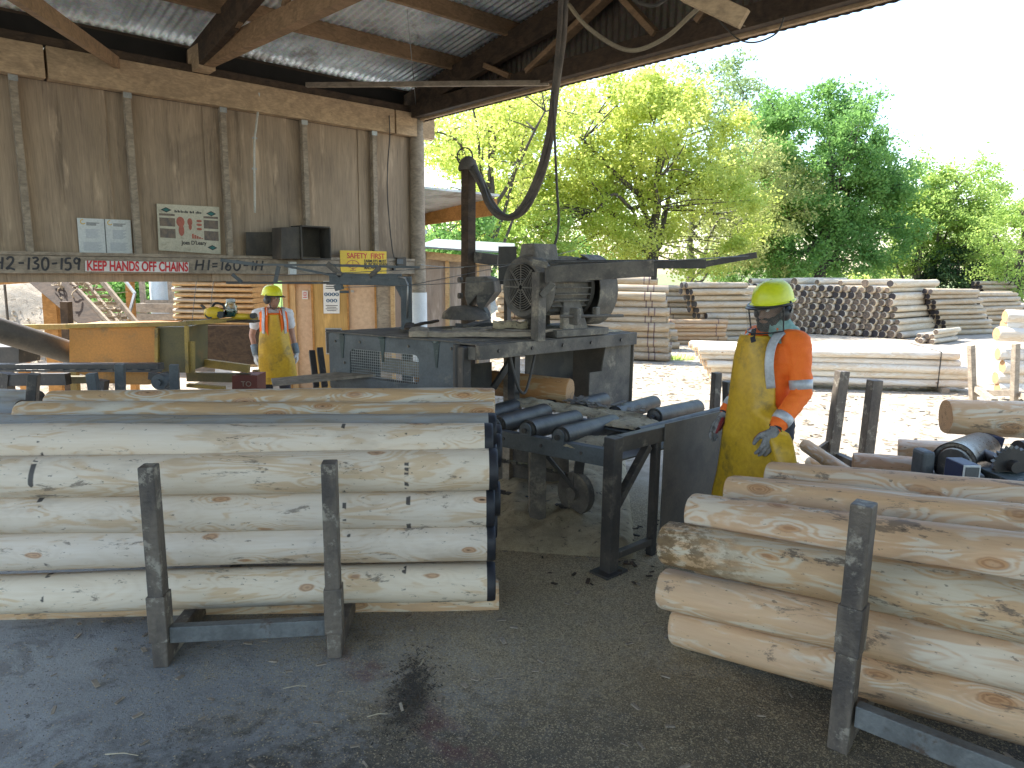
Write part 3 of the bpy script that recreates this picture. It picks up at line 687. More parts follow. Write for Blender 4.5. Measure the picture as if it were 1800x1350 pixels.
for i, (Y, z) in enumerate(((3.7,.42),(3.9,.42),(3.7,.63),(3.9,.63),(3.72,.84),(3.93,.84),(4.12,.42),(4.12,.63),(4.14,.84))):
    d = V((dl.x, dl.y, 0)).normalized(); b = V((-.10+.02*(i % 3), Y, z))
    newlog('peeled_log', b-d*2.7, b, .098, LM, 'inner log of the left bundle, hidden behind its front logs', gl, 'R', rings=8)
# steel cradle
def stake_bar(mb, a, b, w, d, axis):
    return mb.bar(a, b, w, d, axis)
def cradle(name, feet, depth, h, label, group, mat, w=.075, sleeve=None, beam=.22, rearh=None):
    """feet: two ground points of the front stakes; depth: vector to the rear stakes"""
    f0, f1 = V(feet[0]), V(feet[1]); D = V(depth); dn = D.normalized(); ax = (f1-f0).normalized()
    e = empty(name, f0, label, 'cradle', group)
    for i, f in enumerate((f0, f1)):
        st = MB().bar(f, f+UP*h, w*1.15, w, ax).build('stake', mat, e, bevel=.006)
        r = MB().bar(f+D, f+D+UP*(rearh or h), w*1.15, w, ax).build('stake', mat, e, bevel=.006)
        MB().bar(f+dn*(w*.5+.002)+UP*beam*.35, f+D-dn*(w*.5+.002)+UP*beam*.35, w*.95, w*1.3).build('cross_bearer', mat, e, bevel=.005)
        if sleeve: MB().bar(f+UP*sleeve[0], f+UP*sleeve[1], w*1.15+.014, w+.014, ax).build('sleeve', mat, st, bevel=.004)
    MB().bar(f0+ax*(w*.62)+UP*beam, f1-ax*(w*.62)+UP*beam, w*.7, w*1.15, UP).build('side_rail', M['rail_grey'], e, bevel=.004)
    return e
lf0, lf1 = onz(288, 1166), onz(590, 1150)
d90 = V((-dl.y, dl.x, 0)).normalized()
cradle('log_cradle', (lf0, lf1), d90*1.18, .985, 'dark worn steel cradle holding the left bundle of logs', 'log cradles', M['stake'], .070, (.13, .36), .155, .8)

# right bundle
RM = [M['log_right'], M['end_warm'], M['black_paint']]
gr = 'peeled logs stacked in the right cradle'
def right_log(xl, yl, Yl, yr, Yr, r, label, ext=1.35, mats=None):
    a = at(xl, yl, Yl*1.11); b = at(1800, yr, Yr*1.13); r = r*1.12; d = (b-a); b = a + d*ext
    return newlog('peeled_log', a, b, r, mats or RM, label, gr, None, lump=.009)
right_log(1188, 1100, 2.98, 1262, 2.12, .088, 'lowest front log of the right bundle, nearest the floor')
right_log(1168, 1034, 2.99, 1172, 2.13, .093, 'front log of the right bundle with a large ringed knot right of the stake')
right_log(1172, 955, 2.97, 1073, 2.10, .098, 'front log of the right bundle with dark bark patches on its left end', mats=[M['log_bark'], M['end_warm'], M['black_paint']])
right_log(1218, 902, 3.04, 985, 2.2, .092, 'fourth log from the floor of the right bundle, starting behind the stake top')
right_log(1284, 868, 3.22, 928, 2.42, .090, 'slim-looking log lying second from the top of the right bundle')
right_log(1354, 842, 3.34, 886, 2.62, .092, 'topmost log of the right bundle with swirling orange grain')
right_log(1205, 1128, 3.3, 1290, 2.45, .085, 'underside log of the right bundle, low behind the front stake')
for i, (x, y, Y) in enumerate(((1215,1040,3.28),(1225,975,3.26),(1290,930,3.3),(1260,1090,3.6),(1300,1010,3.6),(1350,950,3.55),(1370,890,3.65))):
    a = at(x, y+6, Y*1.12); newlog('peeled_log', a, a+(at(1800,1172,2.13)-at(1168,1034,2.99))*1.3, .088, RM, 'inner log of the right bundle, hidden behind its front logs', gr, None, rings=8)
dr = (at(1800,1172,2.13)-at(1168,1034,2.99)); dr.z = 0; dr.normalize(); dr90 = V((-dr.y, dr.x, 0))
rf0 = onz(1476, 1312)
cradle('log_cradle', (rf0, rf0+dr*.95), dr90*1.15, 1.03, 'grey worn steel cradle with sleeved stake holding the right bundle of logs', 'log cradles', M['stake'], .078, (.42, .62), .17, .8)
# ---------------------------------------------------------------- roller table
L0 = onz(1070, 1006)                      # foot of its near corner leg
U = W.copy(); Vd = V((-.80, .56, 0)).normalized()     # along the rollers / along the log travel
ZT = .80
tb = empty('roller_table', L0, 'black steel roller table with sawdust on it and a big dark side plate', 'roller table')
def T(u, v, z): return L0 + U*u + Vd*v + UP*z
def tp(mb, name, mat, **k): return mb.build(name, mat, tb, **k)
leg = tp(MB().bar(T(0,0,0), T(0,0,.88), .085, .085, U), 'leg', M['steel_dark'], bevel=.005)
MB().box(T(0,0,.008), (.2,.15,.016), WM).build('foot_plate', M['steel_dark'], leg, bevel=.002)
tp(MB().bar(T(.43,0,0.0), T(.43,0,.80), .05, .05, U), 'leg', M['steel_dark'], bevel=.004)
tp(MB().bar(T(0,.05,ZT-.055), T(0,1.45,ZT-.055), .06, .11), 'end_rail', M['steel_grey'], bevel=.004)
tp(MB().bar(T(.045,0,.83), T(1.9,0,.83), .06, .10), 'side_rail', M['steel_dark'], bevel=.004)
tp(MB().bar(T(.03,-.002,.42), T(.34,-.002,.77), .05, .05), 'brace', M['steel_dark'], bevel=.004)
tp(MB().bar(T(.04,0,.10), T(.42,0,.10), .045, .045), 'foot_rail', M['steel_dark'], bevel=.004)
tp(MB().bar(T(0,1.35,.45), T(0,1.05,.70), .045, .045), 'brace', M['steel_grey'], bevel=.003)
tp(MB().bar(T(0,1.42,0), T(0,1.42,.74), .075, .075, U), 'leg', M['steel_dark'], bevel=.004)
tp(MB().prism([T(.46,-.035,.10), T(2.15,-.035,.10), T(2.15,-.035,.90), T(.46,-.035,.90)], Vd*-.006), 'side_plate', M['steel_plate'])
tp(MB().bar(T(.95,-.0,0), T(.95,-.0,.10), .05, .05, U).bar(T(2.0,0,0), T(2.0,0,.10), .05, .05, U), 'plate_foot', M['steel_dark'])
pa, pb = at(1122, 757, 4.46), at(1275, 718, 5.42)
pipe = MB(); n = 20; ax = (pb-pa).normalized(); xo = ax.orthogonal().normalized(); yo = ax.cross(xo)
rows = []
for q, r in ((pa+ax*.02, .017), (pa, .017), (pa, .024), (pb, .024), (pb, .017), (pb-ax*.02, .017)):
    rows.append([q + xo*r*math.cos(2*math.pi*k/n) + yo*r*math.sin(2*math.pi*k/n) for k in range(n)])
tp(pipe.grid(rows, True), 'edge_pipe', M['roller'], smooth=True)
def roller(a, b, r, parent, name='roller', mat=None, br=True, bm=None):
    mat = mat or M['roller']; a, b = V(a), V(b); ax = (b-a).normalized(); x = ax.orthogonal()
    mb = MB().lathe([(.0,0),(r*.72,0),(r*.76,.002),(r*.80,.012),(r*.94,.012),(r,.004),(r,.012)] + [(r, (b-a).length-.012),(r*.94,(b-a).length),(0,(b-a).length)], a, ax, 32)
    ro = mb.build(name, mat, parent, smooth='auto')
    MB().cyl(a-ax*.05, b+ax*.05, .017, n=16).build('axle', M['steel_dark'], ro, smooth='auto')
    if br:
        for q in (a-ax*.025, b+ax*.025):
            w_ = r*.62; z0 = -r*1.15
            sd = ax.cross(UP).normalized()
            pl = [q+sd*w_+UP*z0, q-sd*w_+UP*z0, q-sd*w_+UP*.01] + [q + sd*(w_*math.cos(R(180-t))) + UP*(.01+w_*math.sin(R(180-t))) for t in range(20, 161, 20)] + [q+sd*w_+UP*.01]
            MB().prism([p+ax*-.005 for p in pl], ax*.010).build('bearing_bracket', bm or M['steel_grey'], ro)
    return ro
RL = [((985,768),(1078,744),4.34,4.98),((927,756),(1012,736),4.50,5.1),((874,748),(958,724),4.66,5.25),((822,742),(905,716),4.85,5.4)]
for (a, b, ya, yb) in RL: roller(at(*a, ya), at(*b, yb), .068, tb)
for (a, b, ya, yb) in (((1150,733),(1226,716),5.12,5.75),((1080,728),(1150,708),5.3,5.95),((1020,714),(1062,703),5.5,5.85),((965,712),(1000,700),5.7,6.05)):
    roller(at(*a, ya), at(*b, yb), .066, tb, br=False)
# centre rail between the two sets of rollers, with its lid of sawdust
ca, cb_ = at(868, 712, 5.35), at(1155, 752, 4.95)
tp(MB().bar(ca-UP*.06, cb_-UP*.06, .06, .10), 'centre_rail', M['steel_grey'], bevel=.003)
def heap(name, outline, h, mat, parent, res=26, seed=0, sc=9, lbl=None):
    """low uneven heap over a polygon given as 4 corner points"""
    rows = []
    for i in range(res+1):
        row = []
        for j in range(res+1):
            u, v = j/res, i/res
            e = min(u, 1-u, v, 1-v)*2; e = min(1, e*2.6)
            p = lerp(lerp(outline[0], outline[1], u), lerp(outline[3], outline[2], u), v)
            n_ = noise.noise(p*sc+V((seed,0,0))) + .5*noise.noise(p*sc*3.1+V((seed,3,0)))
            row.append(p + UP*(h*(e**.6)*(.7+.55*n_) + .004*noise.noise(p*70) - (0.004 if e <= 0 else 0)))
        rows.append(row)
    mb = MB().grid(rows); return mb.build(name, mat, parent, smooth='all')
heap('sawdust', [at(870,709,5.40), at(1156,748,5.02), at(1172,738,5.22), at(905,700,5.62)], .045, M['dust'], tb, 44)
heap('sawdust', [at(990,783,4.27), at(1052,797,4.22), at(1068,765,4.5), at(1010,768,4.55)], .02, M['dust'], tb)
heap('sawdust', [at(1062,747,4.72), at(1135,758,4.6), at(1160,742,4.95), at(1095,733,5.1)], .03, M['dust'], tb)
tp(MB().prism([T(.03,.03,.70), T(.03,.36,.70), T(.95,.36,.70), T(.95,.03,.70)], UP*.01), 'tray', M['steel_plate'])
tp(MB().prism([at(1062,749,4.72)-UP*.02, at(1138,762,4.58)-UP*.02, at(1165,742,4.95)-UP*.02, at(1090,732,5.1)-UP*.02], UP*.012), 'tray', M['steel_grey'])
# bark strips on the centre rail
for (x, y, Y) in ((1040,712,5.35),(1075,716,5.3),(1122,722,5.2),(1010,707,5.4)):
    a = at(x, y, Y); mb = MB()
    for k in range(5):
        o_ = V((random.uniform(-.08,.08), random.uniform(-.05,.05), random.uniform(0,.02)))
        mb.bar(a+o_, a+o_+U.lerp(Vd, random.random())*random.uniform(.08,.2)+UP*random.uniform(-.01,.02), .035, .006)
    tp(mb, 'bark_strip', M['steel_dusty'])
for v_ in (.2,.5,.8,1.1): tp(MB().cyl(T(-.036,v_,ZT-.05), T(-.026,v_,ZT-.05), .012, n=6), 'bolt', M['steel_dark'])
# gear under the table: board, hanging arms, wheel, chain
tp(MB().bar(at(944,772,5.0), at(944,925,4.9), .12, .10), 'inner_post', M['steel_dusty'], bevel=.004)
wx = at(1012, 866, 4.95)
tp(MB().cyl(wx-U*.03, wx+U*.03, .16, n=26).cyl(wx-U*.06, wx+U*.06, .05, n=16), 'sprocket_wheel', M['steel_dusty'], smooth='auto')
tp(MB().bar(wx, at(1022,790,4.95), .05, .07).bar(wx-Vd*.02, at(960,800,5.0), .02, .03), 'hanging_arm', M['steel_dark'], bevel=.003)
for z_ in (-.13, .13):
    ch = MB()
    for k in range(26):
        p = wx + UP*z_ + Vd*(.04+.055*k); ch.bar(p, p+Vd*.045, .02 if k % 2 else .035, .03 if k % 2 else .016)
    tp(ch, 'drive_chain', M['steel_dark'])
tp(MB().bar(at(870,905,5.35), at(1100,965,4.75), .05, .12), 'low_beam', M['steel_dark'], bevel=.004)
tp(MB().prism([at(866,776,5.9), at(1000,776,5.6), at(1000,850,5.6), at(866,850,5.9)], Vd*.01), 'chute_plate', M['steel_dusty'])
# log passing through
lg = newlog('pine_log', at(738, 660, 6.35), at(1002, 689, 5.72), .108, [M['log_orange'], M['end_warm'], M['black_paint']], 'orange peeled log running under the saw deck, its round end toward the rollers', None, None, rings=20)
# ---------------------------------------------------------------- saw machine
D0 = V((-.42, 5.30, 0)); DV = V((-.862, .507, 0)).normalized(); DZ = 1.33
sm = empty('saw_machine', D0, 'dusty steel saw machine with a caged housing and a big deck', 'machine')
def D(u, v, z): return D0 + U*u + DV*v + UP*z
def sp(mb, name, mat, **k): return mb.build(name, mat, sm, **k)
HL = 1.36; HH = .50
def rr(u0, z0, u1, z1, r, off, n=6):     # rounded rectangle on the housing face, coordinates along DV / up
    out = []
    for cx, cz, a0 in ((u1-r, z1-r, 0), (u0+r, z1-r, 90), (u0+r, z0+r, 180), (u1-r, z0+r, 270)):
        for k in range(n+1):
            t = R(a0+90*k/n); out.append(D(off, cx+r*math.cos(t), cz+r*math.sin(t)))
    return out
FN = UP.cross(DV)   # face normal candidates
if FN.dot(U) > 0: FN = -FN
# front face with a window hole: frame strips
hx0, hx1, hz0, hz1 = .38, 1.12, DZ-.38, DZ-.135
outer = rr(0, DZ-HH, HL, DZ-.012, .03, 0); inner = rr(hx0, hz0, hx1, hz1, .05, 0)
mb = MB(); n = len(outer); t_ = U*.012
mb.add(outer+inner+[p+t_ for p in outer]+[p+t_ for p in inner],
       [(k, (k+1) % n, n+(k+1) % n, n+k) for k in range(n)] + [(2*n+k, 3*n+k, 3*n+(k+1) % n, 2*n+(k+1) % n) for k in range(n)] +
       [(n+k, n+(k+1) % n, 3*n+(k+1) % n, 3*n+k) for k in range(n)] + [(k, 2*n+k, 2*n+(k+1) % n, (k+1) % n) for k in range(n)])
hs = sp(mb, 'housing_front', M['steel_grey'])
ms = MB()
for k in range(int((hx1-hx0)/.022)+1): ms.bar(D(.009, hx0+k*.022, hz0-.01), D(.009, hx0+k*.022, hz1+.01), .0032, .0032)
for k in range(int((hz1-hz0)/.022)+1): ms.bar(D(.012, hx0-.01, hz0+k*.022), D(.012, hx1+.01, hz0+k*.022), .0032, .0032)
ms.build('wire_mesh', M['galv'], hs)
sp(MB().prism([D(.014,0,DZ-HH), D(.11,0,DZ-HH), D(.11,0,DZ-.015), D(.014,0,DZ-.015)], DV*.01), 'housing_end', M['steel_dark'])
sp(MB().prism([D(.014,HL-.01,DZ-HH), D(.5,HL-.01,DZ-HH), D(.5,HL-.01,DZ-.015), D(.014,HL-.01,DZ-.015)], DV*.01), 'housing_end', M['steel_grey'])
sp(MB().prism([D(-.015,-.02,DZ-.008), D(-.015,HL+.02,DZ-.008), D(.86,HL+.02,DZ-.008), D(.86,-.02,DZ-.008)], UP*.008), 'housing_lid', M['steel_dusty'])
for v in (.20, .75, 1.20):
    hg = sp(MB().prism([D(-.006, v-.028, DZ-.03), D(-.006, v+.028, DZ-.03), D(-.006, v+.008, DZ-.22), D(-.006, v-.008, DZ-.22)], U*.005).cyl(D(-.012, v-.03, DZ-.018), D(-.012, v+.03, DZ-.018), .008), 'hinge', M['green_paint'])
# stuff behind the mesh: offcut boards
sp(MB().bar(D(.35,.3,DZ-.33), D(.35,1.15,DZ-.30), .05, .12), 'inner_guide', M['timber_grey'])
sp(MB().bar(D(.3,.15,DZ-.47), D(.3,1.3,DZ-.45), .25, .03), 'inner_tray', M['steel_dusty'])
sp(MB().bar(D(-.02,-.075,.0), D(-.02,-.075,DZ-.03), .09, .08, U), 'leg', M['steel_dark'], bevel=.01)
sp(MB().cyl(D(-.03,-.02,DZ-.6), D(-.03,-.02,DZ-.02), .028, n=16), 'corner_pipe', M['steel_dark'], smooth='auto')
sp(MB().bar(D(.02,HL-.06,0), D(.02,HL-.06,DZ-.5), .08, .08, U), 'leg', M['steel_dark'])
for (v_, z_) in ((.06,DZ-.06),(.06,DZ-.44),(1.28,DZ-.08),(1.28,DZ-.42),(.48,DZ-.07),(1.0,DZ-.07),(.32,DZ-.40),(1.18,DZ-.26)): sp(MB().cyl(D(-.008,v_,z_), D(.002,v_,z_), .012, n=6), 'bolt', M['steel_dusty'])
for u_ in (.15,.5,.85,1.2,1.6): sp(MB().cyl(D(u_,-.245,DZ-.07), D(u_,-.232,DZ-.07), .016, n=6), 'bolt', M['steel_dark'])
sp(MB().tube(spline([D(.30,-.20,DZ-.10), D(.34,-.24,.98), D(.44,-.22,.90), D(.52,-.2,1.0), D(.60,-.18,DZ-.13)], 6), .012, 8), 'hydraulic_hose', M['rubber'], smooth='all')
# deck
sp(MB().prism([D(-.02,-.02,DZ-.008)+UP*.0, D(1.78,-.02,DZ-.008), D(1.78,1.35,DZ-.008), D(.87,1.35,DZ-.008), D(.87,-.018,DZ-.008)][:4] if False else [D(.0,-.19,DZ-.02), D(1.80,-.19,DZ-.02), D(1.80,1.3,DZ-.02), D(.0,1.3,DZ-.02)], UP*.011), 'deck_plate', M['steel_dusty'])
sp(MB().bar(D(-.03,-.21,DZ-.07), D(1.84,-.21,DZ-.07), .05, .11), 'deck_beam', M['steel_dusty'], bevel=.004)
sp(MB().bar(D(0,.02,DZ-.08), D(0,-.18,DZ-.08), .05, .10), 'deck_beam', M['steel_dusty'], bevel=.004)
sp(MB().bar(D(.42,-.14,.62), D(.42,-.14,DZ-.12), .085, .06, U), 'guide_post', M['steel_dark'], bevel=.004)
sp(MB().bar(D(.72,.15,0), D(.72,.15,DZ-.03), .09, .09, U), 'leg', M['timber_grey'], bevel=.004)
sp(MB().bar(D(.36,.0,.93), D(.60,.0,1.2), .03, .05), 'brace', M['steel_dark'])
sp(MB().prism([D(.86,.12,.72), D(1.45,.12,.72), D(1.45,.12,DZ-.03), D(.86,.12,DZ-.03)], DV*.01), 'back_panel', M['black_box'])
sp(MB().prism([D(1.30,-.16,.52), D(1.86,-.16,.52), D(1.86,-.16,DZ-.04), D(1.52,-.16,DZ-.04), D(1.46,-.16,.98), D(1.30,-.16,.98)], DV*.012), 'side_guard', M['steel_dusty'])
sp(MB().prism([D(1.87,-.18,.52), D(1.87,.5,.52), D(1.87,.5,DZ-.04), D(1.87,-.18,DZ-.04)], U*.01), 'side_guard', M['steel_plate'])
sp(MB().bar(D(1.80,-.1,0), D(1.80,-.1,.52), .08, .08, U), 'leg', M['steel_dark'])
sp(MB().prism([D(.12,.25,.95), D(.62,.25,.80), D(.62,.25,1.10), D(.12,.25,1.10)], DV*.01), 'chute', M['black_box'])
heap('dust_heap', [D(.95,-.15,DZ), D(1.78,-.15,DZ), D(1.78,.9,DZ), D(.7,.9,DZ)], .035, M['dust'], sm, 40)
# guard frame upright near the motor and its long arm
fa = at(946, 588, 5.60)
sp(MB().bar(V((fa.x, fa.y, DZ-.02)), V((fa.x, fa.y, 1.86)), .085, .085, U), 'frame_post', M['steel_dusty'], bevel=.004)
aw_ = at(958, 483, 5.55); ae = at(1148, 471, 5.6)
sp(MB().bar(aw_, ae, .06, .13), 'arm_beam', M['steel_dusty'], bevel=.004)
sp(MB().bar(at(975,465,5.9), at(1240,464,5.9), .05, .075), 'arm_beam', M['steel_dark'], bevel=.004)
sp(MB().bar(at(1236,465,5.9), at(1330,448,5.9), .018, .05), 'arm_tip', M['steel_dark'], bevel=.003)
sp(MB().bar(at(1150,476,5.6)-UP*.07, at(1150,476,5.6)+UP*.06, .04, .04), 'arm_stop', M['steel_dark'])
sp(MB().bar(at(952,520,5.54), at(972,498,5.54), .04, .05), 'arm_link', M['cast'], bevel=.003)
sp(MB().bar(at(935,461,5.54), at(962,466,5.54), .10, .05), 'arm_hinge', M['cast'], bevel=.003)
sp(MB().tube([at(960,461,5.85), at(1180,458,5.85), at(1330,449,5.9)], .005, 6), 'arm_wire', M['wire'])
# boards lying on the deck: things of their own
def plank(a, b, w, h, mat, label, name='offcut_board', up=UP, rag=True):
    a, b = V(a), V(b); d = (b-a); L_ = d.length; d.normalize(); sd = d.cross(UP).normalized(); rows = []
    for k in range(15):
        t = k/14; ww = w*(1 - (.45*abs(2*t-1)**6 if rag else 0))*(1+.12*noise.noise(V((t*5, a.x*9, 0)))); hh = h*(1+.25*noise.noise(V((t*7, a.y*9, 4))))
        c = a + d*(L_*t) + UP*(.01*noise.noise(V((t*3, a.x, 9)))); rows.append([c+sd*ww/2, c+sd*ww/2+UP*hh, c+UP*hh*1.2, c-sd*ww/2+UP*hh, c-sd*ww/2])
    mb = MB().grid(rows, True); mb.f.append((0,1,2,3,4)); mb.m.append(0); q = 14*5; mb.f.append((q,q+1,q+2,q+3,q+4)); mb.m.append(0)
    return tag(mb.build(name, mat, origin=(a+b)/2), label, 'board')
plank(D(.12,.42,DZ+.006), D(.62,-.14,DZ+.012), .10, .035, M['timber_grey'], 'long dusty slab offcut lying across the front edge of the saw deck')
plank(D(.58,.62,DZ+.01), D(1.0,-.05,DZ+.012), .09, .03, M['timber_grey'], 'grey slab offcut lying on the saw deck below the dusty guard hood')
plank(D(.75,.36,DZ+.05), D(.92,.16,DZ+.05), .14, .05, M['dust'], 'short pale offcut heaped with sawdust in the middle of the saw deck')
plank(D(.02,.40,DZ+.006), D(.24,.62,DZ+.012), .16, .045, M['timber_grey'], 'stubby pale broken block at the left end of the deck offcuts', 'broken_block')
plank(D(.95,.95,DZ+.01), D(1.35,.45,DZ+.02), .05, .03, M['steel_dark'], 'narrow dark scrap strip on the deck left of the motor', 'scrap_strip')
for (u0, v0, u1, v1, w2, m_, lb) in ((.30,.10,.66,.30,.05,'timber_grey','thin broken slat lying crosswise over the front slabs of the saw deck'),(.85,.75,1.30,.9,.07,'steel_dusty','dusty flat bar lying behind the short pale offcut'),(.25,.75,.55,1.05,.08,'timber_dark','dark slab lying at the back of the saw deck under the hood'),(.62,-.12,1.0,-.16,.06,'timber_grey','narrow splintered slat along the front edge of the deck below the motor'),(.5,1.0,1.0,1.2,.05,'timber_dark','dark broken strip at the far back of the saw deck')):
    plank(D(u0,v0,DZ+.03), D(u1,v1,DZ+.045), w2, .02, M[m_], lb)
# motor
mo = at(916, 505, 5.86); mdir = (at(1065, 500, 6.5)-mo); mdir.z = 0; mdir.normalize(); mc = V((mo.x, mo.y, mo.z))
em = empty('electric_motor', V((mc.x+mdir.x*.4, mc.y+mdir.y*.4, DZ)), 'large dusty electric motor with round fan grille standing on the saw deck', 'motor')
sd = mdir.cross(UP).normalized()
mr = .262
def mp(mb, name, mat, par=None, **k): return mb.build(name, mat, par or em, **k)
mp(MB().lathe([(.0,.03),(mr*.75,.03),(mr*.80,.012),(mr*.93,.0),(mr*1.0,.03),(mr*1.03,.06),(mr*1.03,.14),(mr*.98,.155),(0,.155)], mc, mdir, 48), 'fan_cowl', M['cast'], smooth='auto')
gr_ = MB()
for k in range(9):
    r_ = mr*(.12+.075*k)
    gr_.tube([mc - mdir*.004 + sd*(r_*math.cos(t/28*2*math.pi)) + UP*(r_*math.sin(t/28*2*math.pi)) for t in range(29)], .0035, 5)
for k in range(8):
    t = k*math.pi/4; q = sd*math.cos(t)+UP*math.sin(t); gr_.bar(mc-mdir*.006+q*.02, mc-mdir*.006+q*mr*.78, .010, .006, mdir)
mp(gr_, 'fan_grille', M['cast'])
mp(MB().cyl(mc+mdir*.026, mc+mdir*.028, mr*.74, n=40), 'fan_opening', M['void'])
body = MB().cyl(mc+mdir*.14, mc+mdir*.60, mr*.86, n=40)
mp(body, 'motor_body', M['cast'], smooth='auto')
fins = MB()
for k in range(30):
    t = 2*math.pi*k/30
    if abs(math.sin(t)+1) < .12: continue
    q = sd*math.cos(t)+UP*math.sin(t); fins.bar(mc+mdir*.16+q*mr*.92, mc+mdir*.56+q*mr*.92, .008, mr*.20, q)
mp(fins, 'cooling_fins', M['cast'])
mp(MB().lathe([(0,.57),(mr*.99,.57),(mr*1.0,.58),(mr*1.0,.61),(mr*.8,.63),(mr*.35,.64),(0,.64)], mc, mdir, 40), 'end_bell', M['black_box'], smooth='auto')
tbx = mc + mdir*.06 + UP*(mr*1.0)
mp(MB().prism([tbx+sd*.12-UP*.06, tbx+sd*.08+UP*.10, tbx-sd*.08+UP*.10, tbx-sd*.12-UP*.06], mdir*.26), 'terminal_box', M['cast'], bevel=.012)
for s_ in (-1, 1):
    f0 = mc + mdir*.38 + sd*(s_*mr*.78)
    mp(MB().prism([V((f0.x,f0.y,DZ+.05))+sd*s_*.06-mdir*.14, V((f0.x,f0.y,DZ+.05))+sd*s_*.06+mdir*.16, f0+mdir*.09-UP*.06, f0-mdir*.08-UP*.06], -sd*s_*.04), 'foot', M['cast'], bevel=.006)
base = V((mc.x, mc.y, DZ+.025))
mp(MB().box(base+mdir*.45+sd*.0, (.62,.60,.06), Matrix((mdir, sd, UP)).transposed()), 'slide_base', M['cast'], bevel=.006)
sc0 = at(1000, 560, 5.55)
mp(MB().cyl(at(985,556,5.68), at(1095,555,6.0), .013, n=14), 'adjusting_screw', M['steel_dusty'], smooth='auto')
mp(MB().box(at(1011,556,5.76), (.05,.10,.14), Matrix((mdir, sd, UP)).transposed()), 'screw_block', M['cast'], bevel=.01)
mp(MB().box(at(1048,549,5.88), (.05,.05,.09), Matrix((mdir, sd, UP)).transposed()), 'screw_block', M['cast'], bevel=.01)
# belt guard at the far end: a curved cover
gc = mc + mdir*.62 - UP*.03; rows = []
for k in range(19):
    t = R(-62+8.4*k-10); q = sd*math.cos(t)+UP*math.sin(t)
    rows.append([gc+q*(mr*1.22), gc+q*(mr*1.22)+mdir*.22, gc+q*(mr*1.18)+mdir*.22, gc+q*(mr*1.18)])
mp(MB().grid(rows, True), 'belt_guard', M['cast'], smooth='auto')
mp(MB().prism([gc+mdir*.16+ (sd*math.cos(R(t))+UP*math.sin(R(t)))*mr*1.18 for t in range(-90, 270, 15)], mdir*.01), 'guard_plate', M['black_box'])
mp(MB().cyl(gc+mdir*.0, gc+mdir*.14, .11, n=30), 'pulley', M['black_box'], smooth='auto')
# dark board behind the motor, second small hooded motor by the steel post
bp_ = MB().prism([at(876,433,6.9), at(908,433,6.9), at(908,500,6.9), at(876,500,6.9)], V((0,.02,0)))
bp_.build('switch_board', M['black_box'], sm); sp(MB().bar(at(892,500,6.95), at(892,570,6.95), .05, .05, U), 'board_post', M['steel_dark'])
hd = at(842, 520, 6.6)
eh = empty('guard_hood', V((hd.x, hd.y, DZ)), 'dark battered sheet metal hood standing beside the tall steel post', 'machine guard')
k_ = [(818,487),(855,486),(868,492),(870,514),(858,530),(842,541),(838,520),(822,540),(816,520)]
MB().prism([at(x, y, 6.65) for x, y in k_], V((.06,.30,0))).build('hood_shell', M['steel_dusty'], eh, bevel=.012)
MB().prism([at(x, y, 6.60) for x, y in ((838,520),(869,514),(850,541),(858,556),(846,551),(838,535))], V((.03,.1,0))).build('torn_flap', M['steel_dark'], eh)
MB().lathe([(.24,0),(.23,.05),(.16,.11),(.0,.13)], at(820,556,6.7)-UP*.02, UP, 28).build('dome_cover', M['steel_dusty'], eh, smooth=True)
# ---------------------------------------------------------------- tall steel post, ring, hoses
pf = at(823, 560, 7.1); pt_ = at(822, 292, 7.1)
ep = empty('steel_mast', V((pf.x, pf.y, 0)), 'tall dark steel post with a wire ring on top, standing behind the saw deck', 'post')
ml = MB().bar(V((pf.x, pf.y, 0)), V((pf.x, pf.y, pt_.z)), .115, .10, U).build('mast', M['timber_dark'], ep, bevel=.006)
rc = at(817, 275, 7.08)
MB().tube([rc + V((.075*math.cos(t*math.pi/12), .02*math.sin(t*math.pi/12), .085*math.sin(t*math.pi/12))) for t in range(25)], .008, 8).build('ring', M['rubber'], ep, smooth='all')
MB().lathe([(.10,0),(.10,.03),(.075,.10),(.03,.135),(0,.14)], at(823,300,7.1), UP, 20).build('hose_saddle', M['hose'], ep, smooth=True)
MB().bar(at(834,452,7.1), at(876,458,6.95), .05, .11).build('side_arm', M['steel_dark'], ep, bevel=.003)
for y_ in (492, 520):
    MB().cyl(at(812,y_,7.0), at(806,y_,6.98), .03, n=12).build('bolt_head', M['steel_dusty'], ep)
def cable(name, pix, r, mat, label, cat='cable', group=None, n=8, strands=1, spread=0.0):
    pts = spline([at(*p) for p in pix], n)
    mb = MB()
    for k in range(strands):
        ph = k*2.4; q = []
        for i, p in enumerate(pts):
            t = i/len(pts); a_ = ph + 2.2*math.sin(t*5+k)
            q.append(p + V((math.cos(a_), math.sin(a_)*.6, math.sin(a_)*.4))*spread*(0 if k == 0 else 1))
        mb.tube(q, r*(1 if k % 2 == 0 else .75), 9)
    return tag(mb.build(name, mat, smooth='all', origin=pts[0]), label, cat, group)
cable('hose_bundle', [(988,-30,5.6),(984,60,5.8),(976,150,6.0),(968,240,6.3),(950,310,6.5),(918,370,6.7),(888,383,6.8),(862,358,6.9),(845,320,7.0),(828,292,7.05)], .026, M['hose'], 'thick bundle of dusty hoses looping from the roof to the steel post', 'hose', None, 8, 4, .030)
cable('hanging_loop', [(832,292,7.0),(850,330,6.9),(866,365,6.8),(900,380,6.7),(935,350,6.6)], .014, M['rubber'], 'thin black corrugated hose looping below the thick hose bundle', 'hose', None, 8, 2, .02)
cable('drop_cable', [(972,160,6.0),(975,240,6.0),(979,330,6.0),(982,390,6.0),(975,430,6.0),(958,447,6.0)], .011, M['rubber'], 'single thin cable dropping straight down to the motor beside the hoses')
